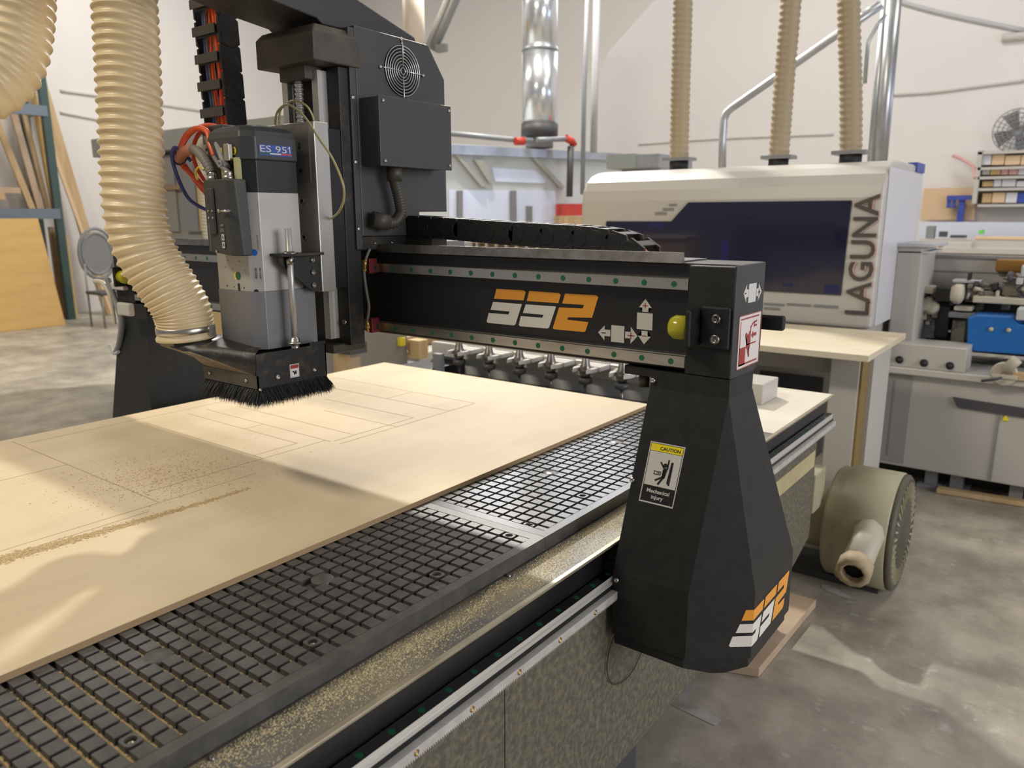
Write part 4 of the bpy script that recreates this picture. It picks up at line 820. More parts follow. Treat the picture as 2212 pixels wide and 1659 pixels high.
tr = t_.data.copy(); tr.materials.clear(); tr.materials.append(M['lred'])
for v in tr.vertices: v.co.x += .0075; v.co.y += .003
o = bpy.data.objects.new('brand_lettering', tr); sc.collection.objects.link(o); o.parent = en; o.location = -en.location; o['label'] = 'thin red shadow of the lettering'
b = MB(); b.box(-2.55, -.90, 4.26, 5.10, .0, H - .57); b.build('lower_body', M['lw2'], en, .01)
b = MB(); b.box(-.866, -.735, 4.62, 5.04, H - .79, H - .16); b.build('side_column', M['lw2'], en, .01)
b = MB(); b.box(-.868, -.68, 4.60, 5.04, H - .165, H - .145); b.box(-.868, -.70, 4.62, 5.03, H - .20, H - .185); b.build('side_shelf', M['lgrey'], en, .004)
b = MB(); b.box(-.91, -.859, 4.92, 5.15, H + .24, H + .292); b.build('blue_cloth', M['pblue'], en); 
# hoses into the hood
def hose_up(pts, y, r, label):
    q = [A(u, v, 1, y) for u, v in pts]; t = thing('extraction_hose', label, 'hose', q[-1], 'extraction hoses above the enclosed machine')
    ribbed(q[::-1], r, .035, .007, M['hosebg'], 'ribbed_tube', t, n=20, sub=4)
    c = q[-1]; b = MB(); b.cyl(c + Vector((0, 0, -.06)), c + Vector((0, 0, .0)), r * .95, 20); b.build('collar', M['black'], t)
    b = MB(); b.box(c.x - r * 1.45, c.x + r * 1.45, c.y - r, c.y + r, c.z - .0, c.z + .02); b.build('flange', M['mgrey'], t)
hose_up([(1476, -60), (1474, 60), (1470, 200), (1467, 348)], 4.65, .062, 'leftmost of three beige hoses dropping into the white enclosed machine')
hose_up([(1712, -80), (1707, 20), (1694, 180), (1682, 344)], 4.65, .060, 'middle beige hose with a dark band dropping into the enclosed machine')
hose_up([(1833, -80), (1834, 60), (1838, 200), (1838, 334)], 4.65, .062, 'rightmost of three beige hoses dropping into the enclosed machine')
# --- laminate bench in front
bn = thing('outfeed_table', 'pale laminate topped table with plywood edge in front of the enclosed machine', 'table', (-1.1, 3.6, 0))
MB().box(-1.75, -.675, 3.28, 4.03, H - .578, H - .55).build('table_top', M['table'], bn, .003)
MB().box(-1.74, -.88, 3.60, 4.0, H - .70, H - .58).build('apron', M['lw2'], bn)
MB().box(-.865, -.745, 3.47, 3.60, 0, H - .578).build('panel_leg', M['lw'], bn, .003); MB().box(-.745, -.735, 3.475, 3.60, 0, H - .578).build('edge_panel', M['tedge'], bn); MB().box(-.80, -.718, 3.60, 3.95, 0, H - .578).build('edge_band', M['lw'], bn)  # edge panel's brown puts the shade of the leg side into its colour
MB().box(-1.72, -1.60, 3.34, 3.95, 0, H - .66).build('panel_leg', M['lw'], bn, .003)
# grey drawer bank seen under the bench top
db = thing('drawer_cabinet', 'grey cabinet with a long dark handle strip behind the laminate table', 'cabinet', (-1.2, 4.1, 0))
MB().box(-1.59, -.90, 4.06, 4.24, 0, H - .70).build('body', M['lw2'], db, .004)
sb(MB(), 1640, 808, 1778, 840, 4.05, .012).build('handle', M['dgrey'], db)
# --- white cabinet to the right
cb = thing('machine_cabinet', 'long white base cabinet with dark slanted handle recess at the right edge', 'cabinet', (0, 4.8, 0))
MB().box(-.965, 1.3, 4.53, 5.3, H - 1.36, H - .832).build('cabinet_body', M['lw2'], cb, .006)
MB().box(-.985, 1.3, 4.47, 5.0, H - .832, H - .795).build('worktop', M['lw'], cb, .006)
MB().box(-.955, -.70, 4.524, 4.532, H - 1.34, H - .85).build('side_door', mat('door_dark_grey', (.30, .295, .275), .45), cb, .002)  # left door coloured darker than the rest of the cabinet
for u, v0, v1 in ((2150, 885, 1040), (1925, 820, 985)):
    sb(MB(), u - 2, v0, u + 1, v1, 4.522, .01).build('door_gap', M['mgrey'], cb)
b = MB(); b.prism(poly_on([(2058, 858), (2230, 885), (2230, 905), (2068, 880)], 4.518), 1, 4.515, 4.53); b.build('door_handle', M['dgrey'], cb)
b = MB(); b.prism(poly_on([(2172, 896), (2165, 908), (2179, 909)], 4.525), 1, 4.522, 4.53); lab(b.build('hazard_mark', M['yellow'], cb), 'small yellow triangle sticker')
for u in (2012, 2068, 2200):
    p = A(u, 1030, 1, 4.62); b = MB(); b.box(p.x - .03, p.x + .03, 4.6, 4.7, 0, H - 1.36); b.box(p.x - .06, p.x + .06, 4.56, 4.74, 0, .02); b.build('foot', M['mgrey'], cb)
MB().box(-.9, 1.3, 4.7, 5.2, .03, H - 1.36).build('under_cabinet_shade', M['black'], cb)  # black block standing in for the shadow gap below the cabinet
cm = thing('control_block', 'white block with three dark knobs standing on the white cabinet', 'control box', (-.6, 4.5, H - .795))
pA, pB = A(1915, 770, 1, 4.49), A(2087, 780, 1, 4.49)
MB().box(pA.x, pB.x, 4.49, 4.72, H - .795, H - .668).build('block_body', M['lw'], cm, .004)
for u, v in ((1943, 777), (1996, 784), (2052, 790)):
    p = A(u, v, 1, 4.488); MB().rev(p, (0, -1, 0), [(.020, 0), (.020, .004), (.012, .005), (.012, .02), (.0001, .022)], 20).build('knob', M['black'], cm)
# --- edge working machine
em = thing('edge_machine', 'open-fronted machine crowded with dark mechanisms behind the white cabinet', 'woodworking machine', (.2, 5.0, 0))
b = MB(); sb(b, 1958, 556, 2330, 660, 5.05, .03); b.build('back_panel', M['lw2'], em)
b = MB(); sb(b, 1958, 553, 2330, 559, 5.03, .05); b.build('top_rail', M['mgrey'], em); b = MB(); sb(b, 1958, 588, 2330, 591, 5.045, .01); b.build('panel_groove', M['mgrey'], em)
b = MB(); sb(b, 1965, 650, 2330, 765, 5.04, .05); b.build('dark_backing', M['black'], em)
b = MB(); b.box(-.62, 1.2, 4.80, 5.25, H - .795, H - .79); b.build('bed', M['mach'], em)
sb(MB(), 2150, 562, 2330, 590, 4.99, .05).build('hood_plate', M['amber'], em, .01); sb(MB(), 2172, 588, 2300, 625, 5.0, .04).build('hood_plate', M['amber'], em, .01)
rnd = random.Random(3)
for (u0, v0, u1, v1, m_, y) in ((1952, 598, 1972, 760, 'mach', 4.95), (1968, 615, 1985, 640, 'lgrey', 4.9), (1992, 615, 2012, 640, 'mgrey', 4.9), (1948, 672, 2002, 690, 'ivory', 4.85), (1955, 690, 1990, 725, 'black', 4.88), (1990, 690, 2020, 730, 'lgrey', 4.92),
   (2020, 622, 2056, 652, 'black', 4.8), (2056, 605, 2118, 612, 'lgrey', 4.86), (2075, 612, 2110, 650, 'mach', 4.88), (2090, 590, 2094, 606, 'black', 4.85), (2118, 618, 2212, 628, 'mgrey', 4.9), (2100, 645, 2330, 660, 'ivory', 4.8), (2060, 662, 2100, 672, 'ivory', 4.8), (2048, 675, 2110, 688, 'mgrey', 4.82),
   (2120, 630, 2160, 645, 'mach', 4.85), (2165, 600, 2212, 640, 'mach', 4.86), (2150, 628, 2158, 646, 'ivory', 4.83), (2205, 575, 2300, 600, 'lgrey', 4.86), (2020, 660, 2050, 730, 'black', 4.86), (2055, 690, 2085, 740, 'mach', 4.86)):
    sb(MB(), u0, v0, u1, v1, y, .12).build('mechanism', M[m_], em, .006)
for u, v, r_ in ((1962, 658, .045), (1997, 656, .048), (2012, 664, .04)):
    p = A(u, v, 1, 4.84); MB().rev(p, (0, -1, .15), [(r_, -.05), (r_, 0), (r_ * .8, .02), (r_ * .3, .025), (.0001, .02)], 20).build('roller', M['ivory'], em)
for k in range(46):
    u = rnd.uniform(1955, 2105) if k < 28 else rnd.uniform(2100, 2215); v = rnd.uniform(612, 715) if k < 28 else rnd.uniform(600, 662); w_ = rnd.uniform(5, 20); h_ = rnd.uniform(4, 16)
    sb(MB(), u, v, u + w_, v + h_, rnd.uniform(4.80, 4.95), rnd.uniform(.04, .12)).build('mechanism', M[rnd.choice(('mach', 'dgrey', 'black', 'mgrey', 'lgrey', 'black', 'ivory', 'mach'))], em, .004)
p = A(2064, 634, 1, 4.76); MB().rev(p, (1, 0, 0), [(.04, -.02), (.052, 0), (.052, .03), (.03, .04), (.0001, .04)], 20).build('roller', M['ivory'], em)
for k in range(14):
    u = rnd.uniform(2085, 2212); v = rnd.uniform(598, 660); p = A(u, v, 1, 4.82); MB().cyl(p, p + Vector((rnd.uniform(-.05, .05), .02, rnd.uniform(-.02, .05))), rnd.uniform(.006, .014), 10).build('spindle_rod', M[rnd.choice(('lgrey', 'mach', 'dgrey', 'ivory'))], em)
bm_ = thing('blue_motor', 'bright blue motor housing with two pale screws in the open machine', 'motor', A(2150, 760, 1, 4.7))
b = MB(); b.prism(poly_on([(2090, 686), (2110, 680), (2185, 684), (2200, 700), (2330, 712), (2330, 775), (2088, 758)], 4.68), 1, 4.68, 4.85); b.build('motor_body', M['bmotor'], bm_, .008, 3)
for u, v in ((2141, 711), (2179, 713)): MB().rev(A(u, v, 1, 4.678), (0, -1, 0), [(.011, 0), (.011, .006), (.0001, .008)], 14).build('screw', M['ivory'], bm_)
MB().box(*[A(2195, 690, 1, 4.7).x, A(2240, 690, 1, 4.7).x, 4.66, 4.8, A(2200, 690, 1, 4.7).z, A(2200, 665, 1, 4.7).z]).build('motor_cap', M['lgrey'], bm_, .006)
lv = thing('clamp_lever', 'ivory clamp lever with an angled arm at the front of the white cabinet top', 'lever', A(2170, 830, 1, 4.46))
p = A(2168, 808, 1, 4.46); MB().rev(p, (0, -1, 0), [(.058, -.03), (.06, 0), (.055, .008), (.012, .008), (.011, 0), (.0001, 0)], 24).build('boss', M['ivory'], lv, .002)
MB().tube([A(2172, 800, 1, 4.45), A(2190, 783, 1, 4.44), A(2198, 776, 1, 4.44)], .026, 14).build('arm', M['ivory'], lv)
MB().box(p.x - .05, p.x + .06, 4.44, 4.52, H - .795, p.z).build('base', M['ivory'], lv, .004)
tag(MB().tube([A(2120, 823, 1, 4.43), A(2148, 820, 1, 4.42), A(2165, 816, 1, 4.42)], .007, 8).build('rod', M['dgrey']), 'short dark rod lying on the white cabinet top', 'rod')
tag(MB().box(A(2185, 815, 1, 4.45).x, A(2230, 815, 1, 4.45).x, 4.45, 4.5, H - .795, H - .76).build('offcut', M['wood']), 'tan offcut at the right end of the white cabinet top', 'wood offcut')

# --- vacuum blower
bl = thing('vacuum_blower', 'squat olive drum-shaped blower on the floor beyond the gantry leg', 'blower', (-.72, 3.2, 0))
bc_ = Vector((-.60, 3.20, H - 1.232)); R_ = .238
b = MB(); b.rev((-.735, bc_.y, bc_.z), (1, 0, 0), [(.10, -.02), (.17, 0), (.215, .008), (.225, .02), (.225, .055), (R_, .062), (R_, .240), (.232, .246), (.21, .246)], 48); b.build('drum', M['blower'], bl)
b = MB(); b.rev((-.489, bc_.y, bc_.z), (1, 0, 0), [(.2330, -.002), (.2330, .012), (.222, .022), (.214, .022), (.205, .006), (.145, .006), (.135, .020), (.075, .022), (.06, .035), (.0001, .035)], 48)
b.build('end_cover', M['blowerd'], bl)
b = MB()
for k in range(36):
    a = 2 * PI * k / 36; e_ = Vector((0, math.cos(a), math.sin(a))); f_ = Vector((0, -math.sin(a), math.cos(a))); c = Vector((-.481, bc_.y, bc_.z))
    v0 = [c + e_ * .145 - f_ * .003, c + e_ * .145 + f_ * .003, c + e_ * .206 + f_ * .004, c + e_ * .206 - f_ * .004]; b.hexa(v0, [q + Vector((.016, 0, 0)) for q in v0])
b.build('cooling_fin', M['blower'], bl)
pa, pb = Vector((-.551, 3.00, H - 1.180)), Vector((-.543, 2.72, H - 1.239))
b = MB(); b.rev(pa, pb - pa, [(.060, -.07), (.060, .02), (.053, .05), (.053, .24)], 10); b.build('outlet_pipe', M['ivory'], bl)
b = MB(); b.rev(pb, pb - pa, [(.052, -.07), (.060, -.06), (.060, -.005), (.046, 0), (.038, .002), (.037, -.01), (.036, -.03)], 10); lab(b.build('pipe_collar', mat('collar_tan', (.42, .34, .21), .6), bl), 'tan collar round the pipe mouth')
MB().rev(pb, pb - pa, [(.037, -.028), (.0001, -.028)], 20).build('pipe_mouth', M['black'], bl)
b = MB(); b.cyl((-1.0, bc_.y, bc_.z), (-.72, bc_.y, bc_.z), .13, 24); b.box(-.93, -.80, bc_.y - .06, bc_.y + .06, bc_.z + .10, bc_.z + .19); b.build('motor', M['blower'], bl, .006)
MB().box(-.90, -.52, 3.10, 3.32, 0, .03).build('base_plate', M['dgrey'], bl); 
tag(MB().box(-.88, -.745, 2.92, 3.06, .34, .50).build('junction_bracket', M['blower'], bevel=.006), 'olive pump fitting between the table body and the blower', 'pump')
del bpy.data.objects['junction_bracket']['label'], bpy.data.objects['junction_bracket']['category']
bpy.data.objects['junction_bracket'].parent = bl; bpy.data.objects['junction_bracket'].location = -bl.location
# boards on the floor
bd = MB(); bd.hexa([(-.86, 2.20, .002), (-.70, 2.26, .002), (-.685, 2.84, .002), (-.84, 2.84, .002)], [(-.86, 2.20, .035), (-.70, 2.26, .035), (-.685, 2.84, .035), (-.84, 2.84, .035)])
tag(bd.build('floor_board', M['board'], bevel=.002), 'worn tan board lying on the floor beside the gantry leg', 'board')
bd = MB(); p, q = A(2022, 1062, 2, -1.46), A(2260, 1100, 2, -1.46); bd.hexa([(p.x, p.y, .002), (q.x, q.y, .002), (q.x, q.y + .10, .002), (p.x, p.y + .06, .002)], [(p.x, p.y, .027), (q.x, q.y, .027), (q.x, q.y + .06, .027), (p.x, p.y + .06, .027)])
tag(bd.build('wood_strip', M['wood'], bevel=.003), 'pine strip lying on the floor under the white cabinet', 'wood strip')
def patch(pts, label, m='lgrey'):
    b = MB(); b.hexa([A(u, v, 2, -1.469) for u, v in pts][::-1], [A(u, v, 2, -1.4685) for u, v in pts][::-1]); o = b.build('floor_stain', m if not isinstance(m, str) else M[m]); o['kind'] = 'structure'; o.name = 'trim_7'; return o
paintm = mat('floor_paint', (.47, .455, .43), .5, col2=(.34, .32, .28), scale=14, lo=.45, hi=.65)
patch([(1490, 1465), (1448, 1522), (1545, 1568), (1558, 1555), (1478, 1512), (1505, 1475)], '', paintm); patch([(1775, 1262), (1800, 1268), (1840, 1290), (1835, 1296), (1795, 1280), (1774, 1270)], '', paintm)

# --- pipes, ducts
def pipe(name, pts, y, r, m, label, cat='pipe', n=14): return tag(MB().tube([A(u, v, 1, y) for u, v in pts], r, n).build(name, M[m]), label, cat)
pipe('conduit_pipe', [(1560, 372), (1561, 300), (1564, 258), (1569, 244), (1580, 234), (1700, 150), (1800, 80), (1905, 10)], 6.5, .032, 'galv', 'galvanised pipe bending from vertical into a long diagonal')
up = thing('steel_post', 'pair of tall galvanised posts behind the third hose', 'post', A(1905, 345, 1, 6.6))
for pts, r_ in (([(1898, 372), (1914, 200), (1936, -60)], .055), ([(1882, 372), (1896, 200), (1920, -60)], .035)): MB().tube([A(u, v, 1, 6.6) for u, v in pts], r_, 14).build('post', M['galv'], up)
MB().tube([A(1868, 180, 1, 6.5), A(1875, 90, 1, 6.5), A(1895, 55, 1, 6.5), A(1915, 30, 1, 6.5)], .015, 8).build('branch_pipe', M['galv'], up)
MB().tube([A(1866, 30, 1, 6.5), A(1900, 8, 1, 6.5)], .025, 8).build('branch_pipe', M['pipeg'], up)
pipe('black_pipe', [(1258, 420), (1262, 200), (1270, -60)], 7.6, .026, 'pipeg', 'dark vertical pipe right of the silver duct')
pipe('grey_pipe', [(1282, 330), (1285, 200), (1290, -60)], 7.9, .04, 'lgrey', 'pale grey vertical pipe beside the dark pipe')
dk = thing('exhaust_duct', 'wide bright silver duct rising above the booth', 'duct', A(1165, 270, 1, 8))
MB().tube([A(1166, 278, 1, 8), A(1166, 110, 1, 8)], .212, 28).build('lower_duct', M['ductm'], dk); MB().tube([A(1166, 110, 1, 8), A(1167, -80, 1, 8)], .206, 28).build('upper_duct', M['ductm'], dk)
MB().tube([A(1166, 104, 1, 8), A(1166, 112, 1, 8)], .217, 28).build('joint_band', M['galv'], dk); MB().tube([A(1165, 296, 1, 8), A(1166, 268, 1, 8)], .225, 28).build('black_collar', M['dgrey'], dk)
MB().tube([A(1165, 320, 1, 8), A(1165, 296, 1, 8)], .17, 20).build('duct_base', M['mgrey'], dk)
bp = thing('beige_post', 'thick beige post standing behind the router column', 'post', A(890, 100, 1, 5.5)); MB().tube([A(898, 180, 1, 5.5), A(890, -60, 1, 5.5)], .098, 20).build('post', mat('beige_post', (.62, .53, .42), .5), bp)
gb = thing('diagonal_brace', 'grey steel channel slanting down beyond the router column', 'brace', A(940, 110, 1, 5.8))
for dx, r_, m_ in ((0, .035, 'lgrey'), (16, .04, 'pipeg')): MB().tube([A(921 + dx, 108, 1, 5.8), A(968 + dx, 0, 1, 5.8), A(994 + dx, -60, 1, 5.8)], r_, 8).build('channel', M[m_], gb)
sb(MB(), 940, 95, 960, 112, 5.75, .05).build('end_bracket', M['mgrey'], gb)
# --- spray booth, seen obliquely
bo = thing('spray_booth', 'pale steel booth with angled frames and bright glazed bays beyond the router', 'booth', (0, 0, 0))
P0 = A(940, 310, 1, 6.6); P1 = A(1425, 338, 2, P0.z - H); dirb = Vector((P1.x - P0.x, P1.y - P0.y, 0)).normalized(); Lb = (Vector((P1.x, P1.y, 0)) - Vector((P0.x, P0.y, 0))).length; nb = Vector((-dirb.y, dirb.x, 0))
def bq(u, v, off=0):      # frame place on the booth's own vertical face
    d = ray(u, v); o_ = Vector((P0.x, P0.y, 0)) - nb * off * -1; t = o_.dot(nb) / d.dot(nb); p = d * t; return Vector((p.x, p.y, p.z + H))
def bpanel(name, pts, off, th, m, lbl=None):
    q = [bq(u, v, off) for u, v in pts]; b = MB(); b.hexa([p + nb * th for p in q], q); o = b.build(name, m, bo); 
    if lbl: o['label'] = lbl
    return o
bpanel('wall_panel', [(900, 306), (1425, 337), (1425, 560), (900, 560)], 0, .8, M['boothm'])
bpanel('top_beam', [(900, 308), (1425, 336), (1425, 350), (900, 330)], -.06, .06, M['galv'])
for q in ([(1063, 362), (1155, 368), (1180, 390), (1175, 396), (1070, 392)],): bpanel('lamp_window', q, -.01, .02, M['pane'], 'bright slanted light window')
for u0, u1 in ((970, 990), (1000, 1105), (1116, 1200)): bpanel('glazing', [(u0, 410), (u1, 412), (u1, 500), (u0, 500)], -.01, .02, M['pane'])  # panes glow faintly by their own emission
for q in ([(976, 325), (984, 325), (1052, 403), (1040, 403)], [(1145, 335), (1154, 335), (1222, 405), (1210, 405)], [(1025, 345), (1045, 345), (1068, 392), (1058, 396)]): bpanel('diagonal_frame', q, -.05, .05, mat('booth_frame', (.38, .39, .35), .5))
for u in (995, 1110, 1145): bpanel('mullion', [(u - 5, 412 if u < 1140 else 445), (u + 5, 412 if u < 1140 else 445), (u + 5, 480), (u - 5, 480)], -.05, .05, M['mgrey'])
MB().tube([bq(970, 288, -.25), bq(1100, 301, -.25), bq(1150, 304, -.25)], .03, 10).build('feed_pipe', M['pipeg'], bo)
for q in (((1113, 305), (1132, 305)), ((1222, 298), (1235, 305), (1240, 315))): MB().tube([bq(u, v, -.3) for u, v in q], .045, 10).build('red_elbow', M['bred'], bo)
MB().tube([bq(1160, 302, -.3), bq(1225, 300, -.3)], .03, 8).build('feed_pipe', M['pipeg'], bo); MB().tube([bq(1233, 316, -.3), bq(1230, 425, -.3)], .04, 10).build('drop_pipe', M['dgrey'], bo)
q = [bq(u, v, -.3) for u, v in ((1222, 440), (1258, 440), (1258, 466), (1222, 466))]; b = MB(); b.hexa([p + nb * .2 for p in q], q); b.build('red_tank', M['bred'], bo)
q = [bq(u, v, -.3) for u, v in ((1218, 466), (1260, 468), (1260, 490), (1218, 488))]; b = MB(); b.hexa([p + nb * .2 for p in q], q); b.build('tan_base', M['wood'], bo)
gcz = thing('rooftop_box', 'grey rectangular box on top of the booth beside the white machine', 'duct box', A(1365, 350, 1, 6.3))
MB().box(A(1320, 350, 1, 6.3).x, A(1360, 350, 1, 6.3).x, 6.5, 6.9, 0, A(1340, 363, 1, 6.3).z).build('stand', M['mgrey'], gcz); sb(MB(), 1310, 333, 1372, 364, 6.3, .8).build('box_body', mat('box_green_grey', (.33, .36, .34), .5), gcz); sb(MB(), 1372, 333, 1423, 362, 6.32, .7).build('box_end', M['galv'], gcz)
# --- right end wall: shelves, pegboard, clamp, fan
ws = thing('wall_shelf', 'white wall shelf unit crammed with tan boxes at the right edge', 'shelf', A(2160, 440, 1, 11.3))
sb(MB(), 2106, 325, 2116, 440, 11.1, .3).build('side_panel', M['lw'], ws)
for v in (322, 357, 378, 404, 440): sb(MB(), 2112, v, 2400, v + 6, 11.1, .35).build('shelf_board', M['lw'], ws)
sb(MB(), 2116, 322, 2400, 440, 11.42, .02).build('back_board', M['peg'], ws)
i = 0
for v0, v1, c0 in ((334, 356, 'peg'), (363, 377, 'lw'), (386, 403, 'lit_box_white'), (412, 438, 'wood')):
    u = 2122
    while u < 2215:
        w_ = rnd.uniform(14, 34); mm = rnd.choice(('peg', 'lw', 'lit_box_white', 'pink', 'wood', 'tan')) if rnd.random() < .6 else c0
        if u > 2175 and v0 == 412: mm = 'pblue'
        h_ = rnd.uniform(0, 6)
        nn_ = nn_ + 1 if u > 2122 else 0; t = sb(MB(), u, v0 + h_, u + w_, v1, 11.15, .2).build('storage_box', M[mm])
        row = {334: 'top', 363: 'second', 386: 'third', 412: 'lowest'}[v0]; cn = {'peg': 'tan', 'lw': 'white', 'lit_box_white': 'pale grey', 'pink': 'pinkish', 'wood': 'wooden', 'tan': 'golden', 'pblue': 'blue'}[mm]
        tag(t, '%s box, %s from the left on the %s shelf of the wall unit' % (cn, ('first', 'second', 'third', 'fourth', 'fifth', 'sixth', 'seventh')[nn_], row), 'box', 'boxes on the %s wall shelf' % row); u += w_ + 2
tag(sb(MB(), 1992, 406, 2108, 475, 11.35, .03).build('pegboard', M['peg']), 'tan board on the wall beside the white shelf unit', 'board')
tl = thing('bar_clamp', 'dark blue bar clamp hanging on the tan board', 'clamp', A(2077, 450, 1, 11.2))
sb(MB(), 2068, 425, 2082, 492, 11.25, .05).build('bar', M['pblue'], tl); sb(MB(), 2045, 422, 2098, 432, 11.22, .06).build('head', M['pblue'], tl)
for u in (2049, 2060): sb(MB(), u - 4, 430, u + 4, 449, 11.24, .05).build('jaw', M['pblue'], tl)
bt = thing('work_bench', 'pale blue-white bench cluttered along the right end wall', 'workbench', A(2120, 550, 1, 10.2))
sb(MB(), 1985, 480, 2450, 518, 10.9, .1).build('backsplash', M['bench'], bt); sb(MB(), 1985, 520, 2450, 545, 9.8, .9).build('bench_front', M['lw'], bt); sb(MB(), 1985, 539, 2450, 550, 9.42, .5).build('lower_ledge', M['lw'], bt)
MB().box(A(1985, 540, 1, 9.8).x, A(2450, 540, 1, 9.8).x, 9.9, 10.6, 0, A(2200, 545, 1, 9.8).z).build('bench_base', M['lw2'], bt)
for (u0, v0, u1, v1, m_, n_, l_) in ((2000, 488, 2018, 515, 'mgrey', 'rack', 'dark grey rack on the bench beneath the tan board'), (2028, 500, 2044, 512, 'dgrey', 'tool', 'dark tool lying left on the pale bench'), (2052, 508, 2086, 514, 'dgrey', 'tool', 'long dark tool lying on the pale bench'), (2114, 496, 2124, 506, 'green', 'green_bottle', 'tiny green item on the pale bench')):
    sthing(n_, u0, v0, u1, v1, 9.95 if m_ != 'green' else 9.96, .12, mat('bright_green', (.15, .6, .12), .5) if m_ == 'green' else M[m_], l_, 'tool' if 'tool' in n_ else ('rack' if n_ == 'rack' else 'bottle'))
sthing('tray', 2040, 524, 2098, 540, 9.5, .25, M['lw'], 'white tray at the front of the bench', 'tray'); sthing('orange_cloth', 1992, 526, 2028, 539.5, 9.5, .25, mat('salmon', (.65, .28, .16), .7), 'salmon orange bundle at the left front of the bench', 'cloth')
sthing('plank', 2105, 513, 2400, 519.5, 9.82, .3, M['peg'], 'long tan plank lying along the bench', 'plank')
fn = thing('wall_fan', 'round grey fan mounted high on the end wall at the right edge', 'fan', A(2196, 282, 1, 11.3))
c = A(2197, 282, 1, 11.2); b = MB()
for r_ in (.05, .10, .15, .20, .25): b.tube([c + Vector((r_ * math.cos(a * PI / 16), 0, r_ * math.sin(a * PI / 16))) for a in range(33)], .006, 6, caps=False)
for k in range(24): a = k * PI / 12; b.tube([c, c + Vector((.25 * math.cos(a), 0, .25 * math.sin(a)))], .005, 5)
b.build('guard', M['mgrey'], fn); MB().rev(c + Vector((0, .03, 0)), (0, 1, 0), [(.06, 0), (.06, .15), (.0001, .16)], 16).build('hub', M['mgrey'], fn)
for k in range(4):
    a = k * PI / 2 + .4; e_ = Vector((math.cos(a), 0, math.sin(a))); f_ = Vector((-math.sin(a), 0, math.cos(a))); q = [c + Vector((0, .05, 0)) + e_ * .05 - f_ * .04, c + Vector((0, .07, 0)) + e_ * .05 + f_ * .04, c + Vector((0, .08, 0)) + e_ * .23 + f_ * .10, c + Vector((0, .04, 0)) + e_ * .23 - f_ * .08]
    MB().hexa([p + Vector((0, .006, 0)) for p in q], q).build('blade', M['mgrey'], fn)
cable('red_hose', [(A(2058, 336, 1, 11.35) - Vector((0, 0, H))), (A(2080, 345, 1, 11.3) - Vector((0, 0, H))), (A(2102, 360, 1, 11.2) - Vector((0, 0, H))), (A(2106, 385, 1, 11.1) - Vector((0, 0, H)))], .02, M['pink'], 'faded red air hose drooping beside the wall shelf', 'hose')

# --- left side: pallet rack, lumber
RXX = -11.9
rk = thing('storage_rack', 'tall green and blue-grey pallet rack holding lumber by the left wall', 'rack', (RXX, 4.9, 0))
def up_(u, v): return A(u, v, 0, RXX)
yp = A(150, 560, 0, RXX).y
for y in (yp - .06, yp - 2.9):
    MB().box(RXX - .09, RXX, y - .05, y + .05, 0, 4.6).build('upright', M['teal'], rk)
MB().box(RXX - .75, RXX - .66, yp - .11, yp - .01, 0, 4.6).build('upright', M['teal'], rk)
for u, v in ((60, 236), (60, 462)):
    z = A(u, v, 0, RXX).z; MB().box(RXX - .05, RXX + .01, yp - 2.9, yp - .05, z - .07, z + .07).build('cross_beam', M['rblue'], rk)
    MB().box(RXX - .70, RXX, yp - .09, yp - .05, z - .04, z + .04).build('cross_beam', M['rblue'], rk)
z1 = A(60, 462, 0, RXX).z
for k, (u0, u1, v0, lean, mm, ll) in enumerate(((52, 66, 255, .20, 'wood', 'tan board standing in the upper bay, leftmost'), (70, 84, 240, .12, 'board', 'pinkish board standing in the upper bay of the rack'), (88, 98, 230, .10, 'wood', 'narrow pine board standing in the upper bay'), (102, 112, 160, .06, 'ply', 'golden board standing in the upper bay against the upright'))):
    b = MB(); y0 = A(u0, 440, 0, RXX - .4).y; y1 = A(u1, 440, 0, RXX - .4).y; zt_ = A(u0, v0, 0, RXX - .4).z
    b.hexa([(RXX - .3, y0, z1 + .075), (RXX - .25, y0, z1 + .075), (RXX - .25, y1, z1 + .075), (RXX - .3, y1, z1 + .075)], [(RXX - .3 - lean, y0 - lean * 1.2, zt_), (RXX - .25 - lean, y0 - lean * 1.2, zt_), (RXX - .25 - lean, y1 - lean * 1.2, zt_), (RXX - .3 - lean, y1 - lean * 1.2, zt_)])
    tag(b.build('lumber_board', M[mm]), ll, 'board', 'boards standing in the rack')
for k, (v0, v1, mm) in enumerate(((405, 418, 'board'), (418, 432, 'wood'), (432, 448, 'ply'))):
    b = MB(); za, zb_ = A(50, v1, 0, RXX).z, A(50, v0, 0, RXX).z; b.box(RXX - .6, RXX - .06, yp - 2.8, yp - .5 - .2 * k, za, zb_); tag(b.build('lumber_stack', M[mm]), ('top', 'middle', 'bottom')[k] + ' sheet of the lumber pile lying in the rack', 'board', 'lumber lying in the rack')
pw = thing('plywood_sheet', 'big golden plywood sheet leaning against the lower bay of the rack', 'plywood sheet', A(60, 600, 0, -11.55))
b = MB(); xx = -11.5; ya, yb_ = yp - 3.4, A(118, 600, 0, xx).y; b.hexa([(xx + .12, ya, .003), (xx + .16, ya, .003), (xx + .16, yb_, .003), (xx + .12, yb_, .003)], [(xx - .2, ya, A(60, 472, 0, xx).z), (xx - .16, ya, A(60, 472, 0, xx).z), (xx - .16, yb_ - .05, A(60, 472, 0, xx).z), (xx - .2, yb_ - .05, A(60, 472, 0, xx).z)])
b.build('sheet', M['ply'], pw)
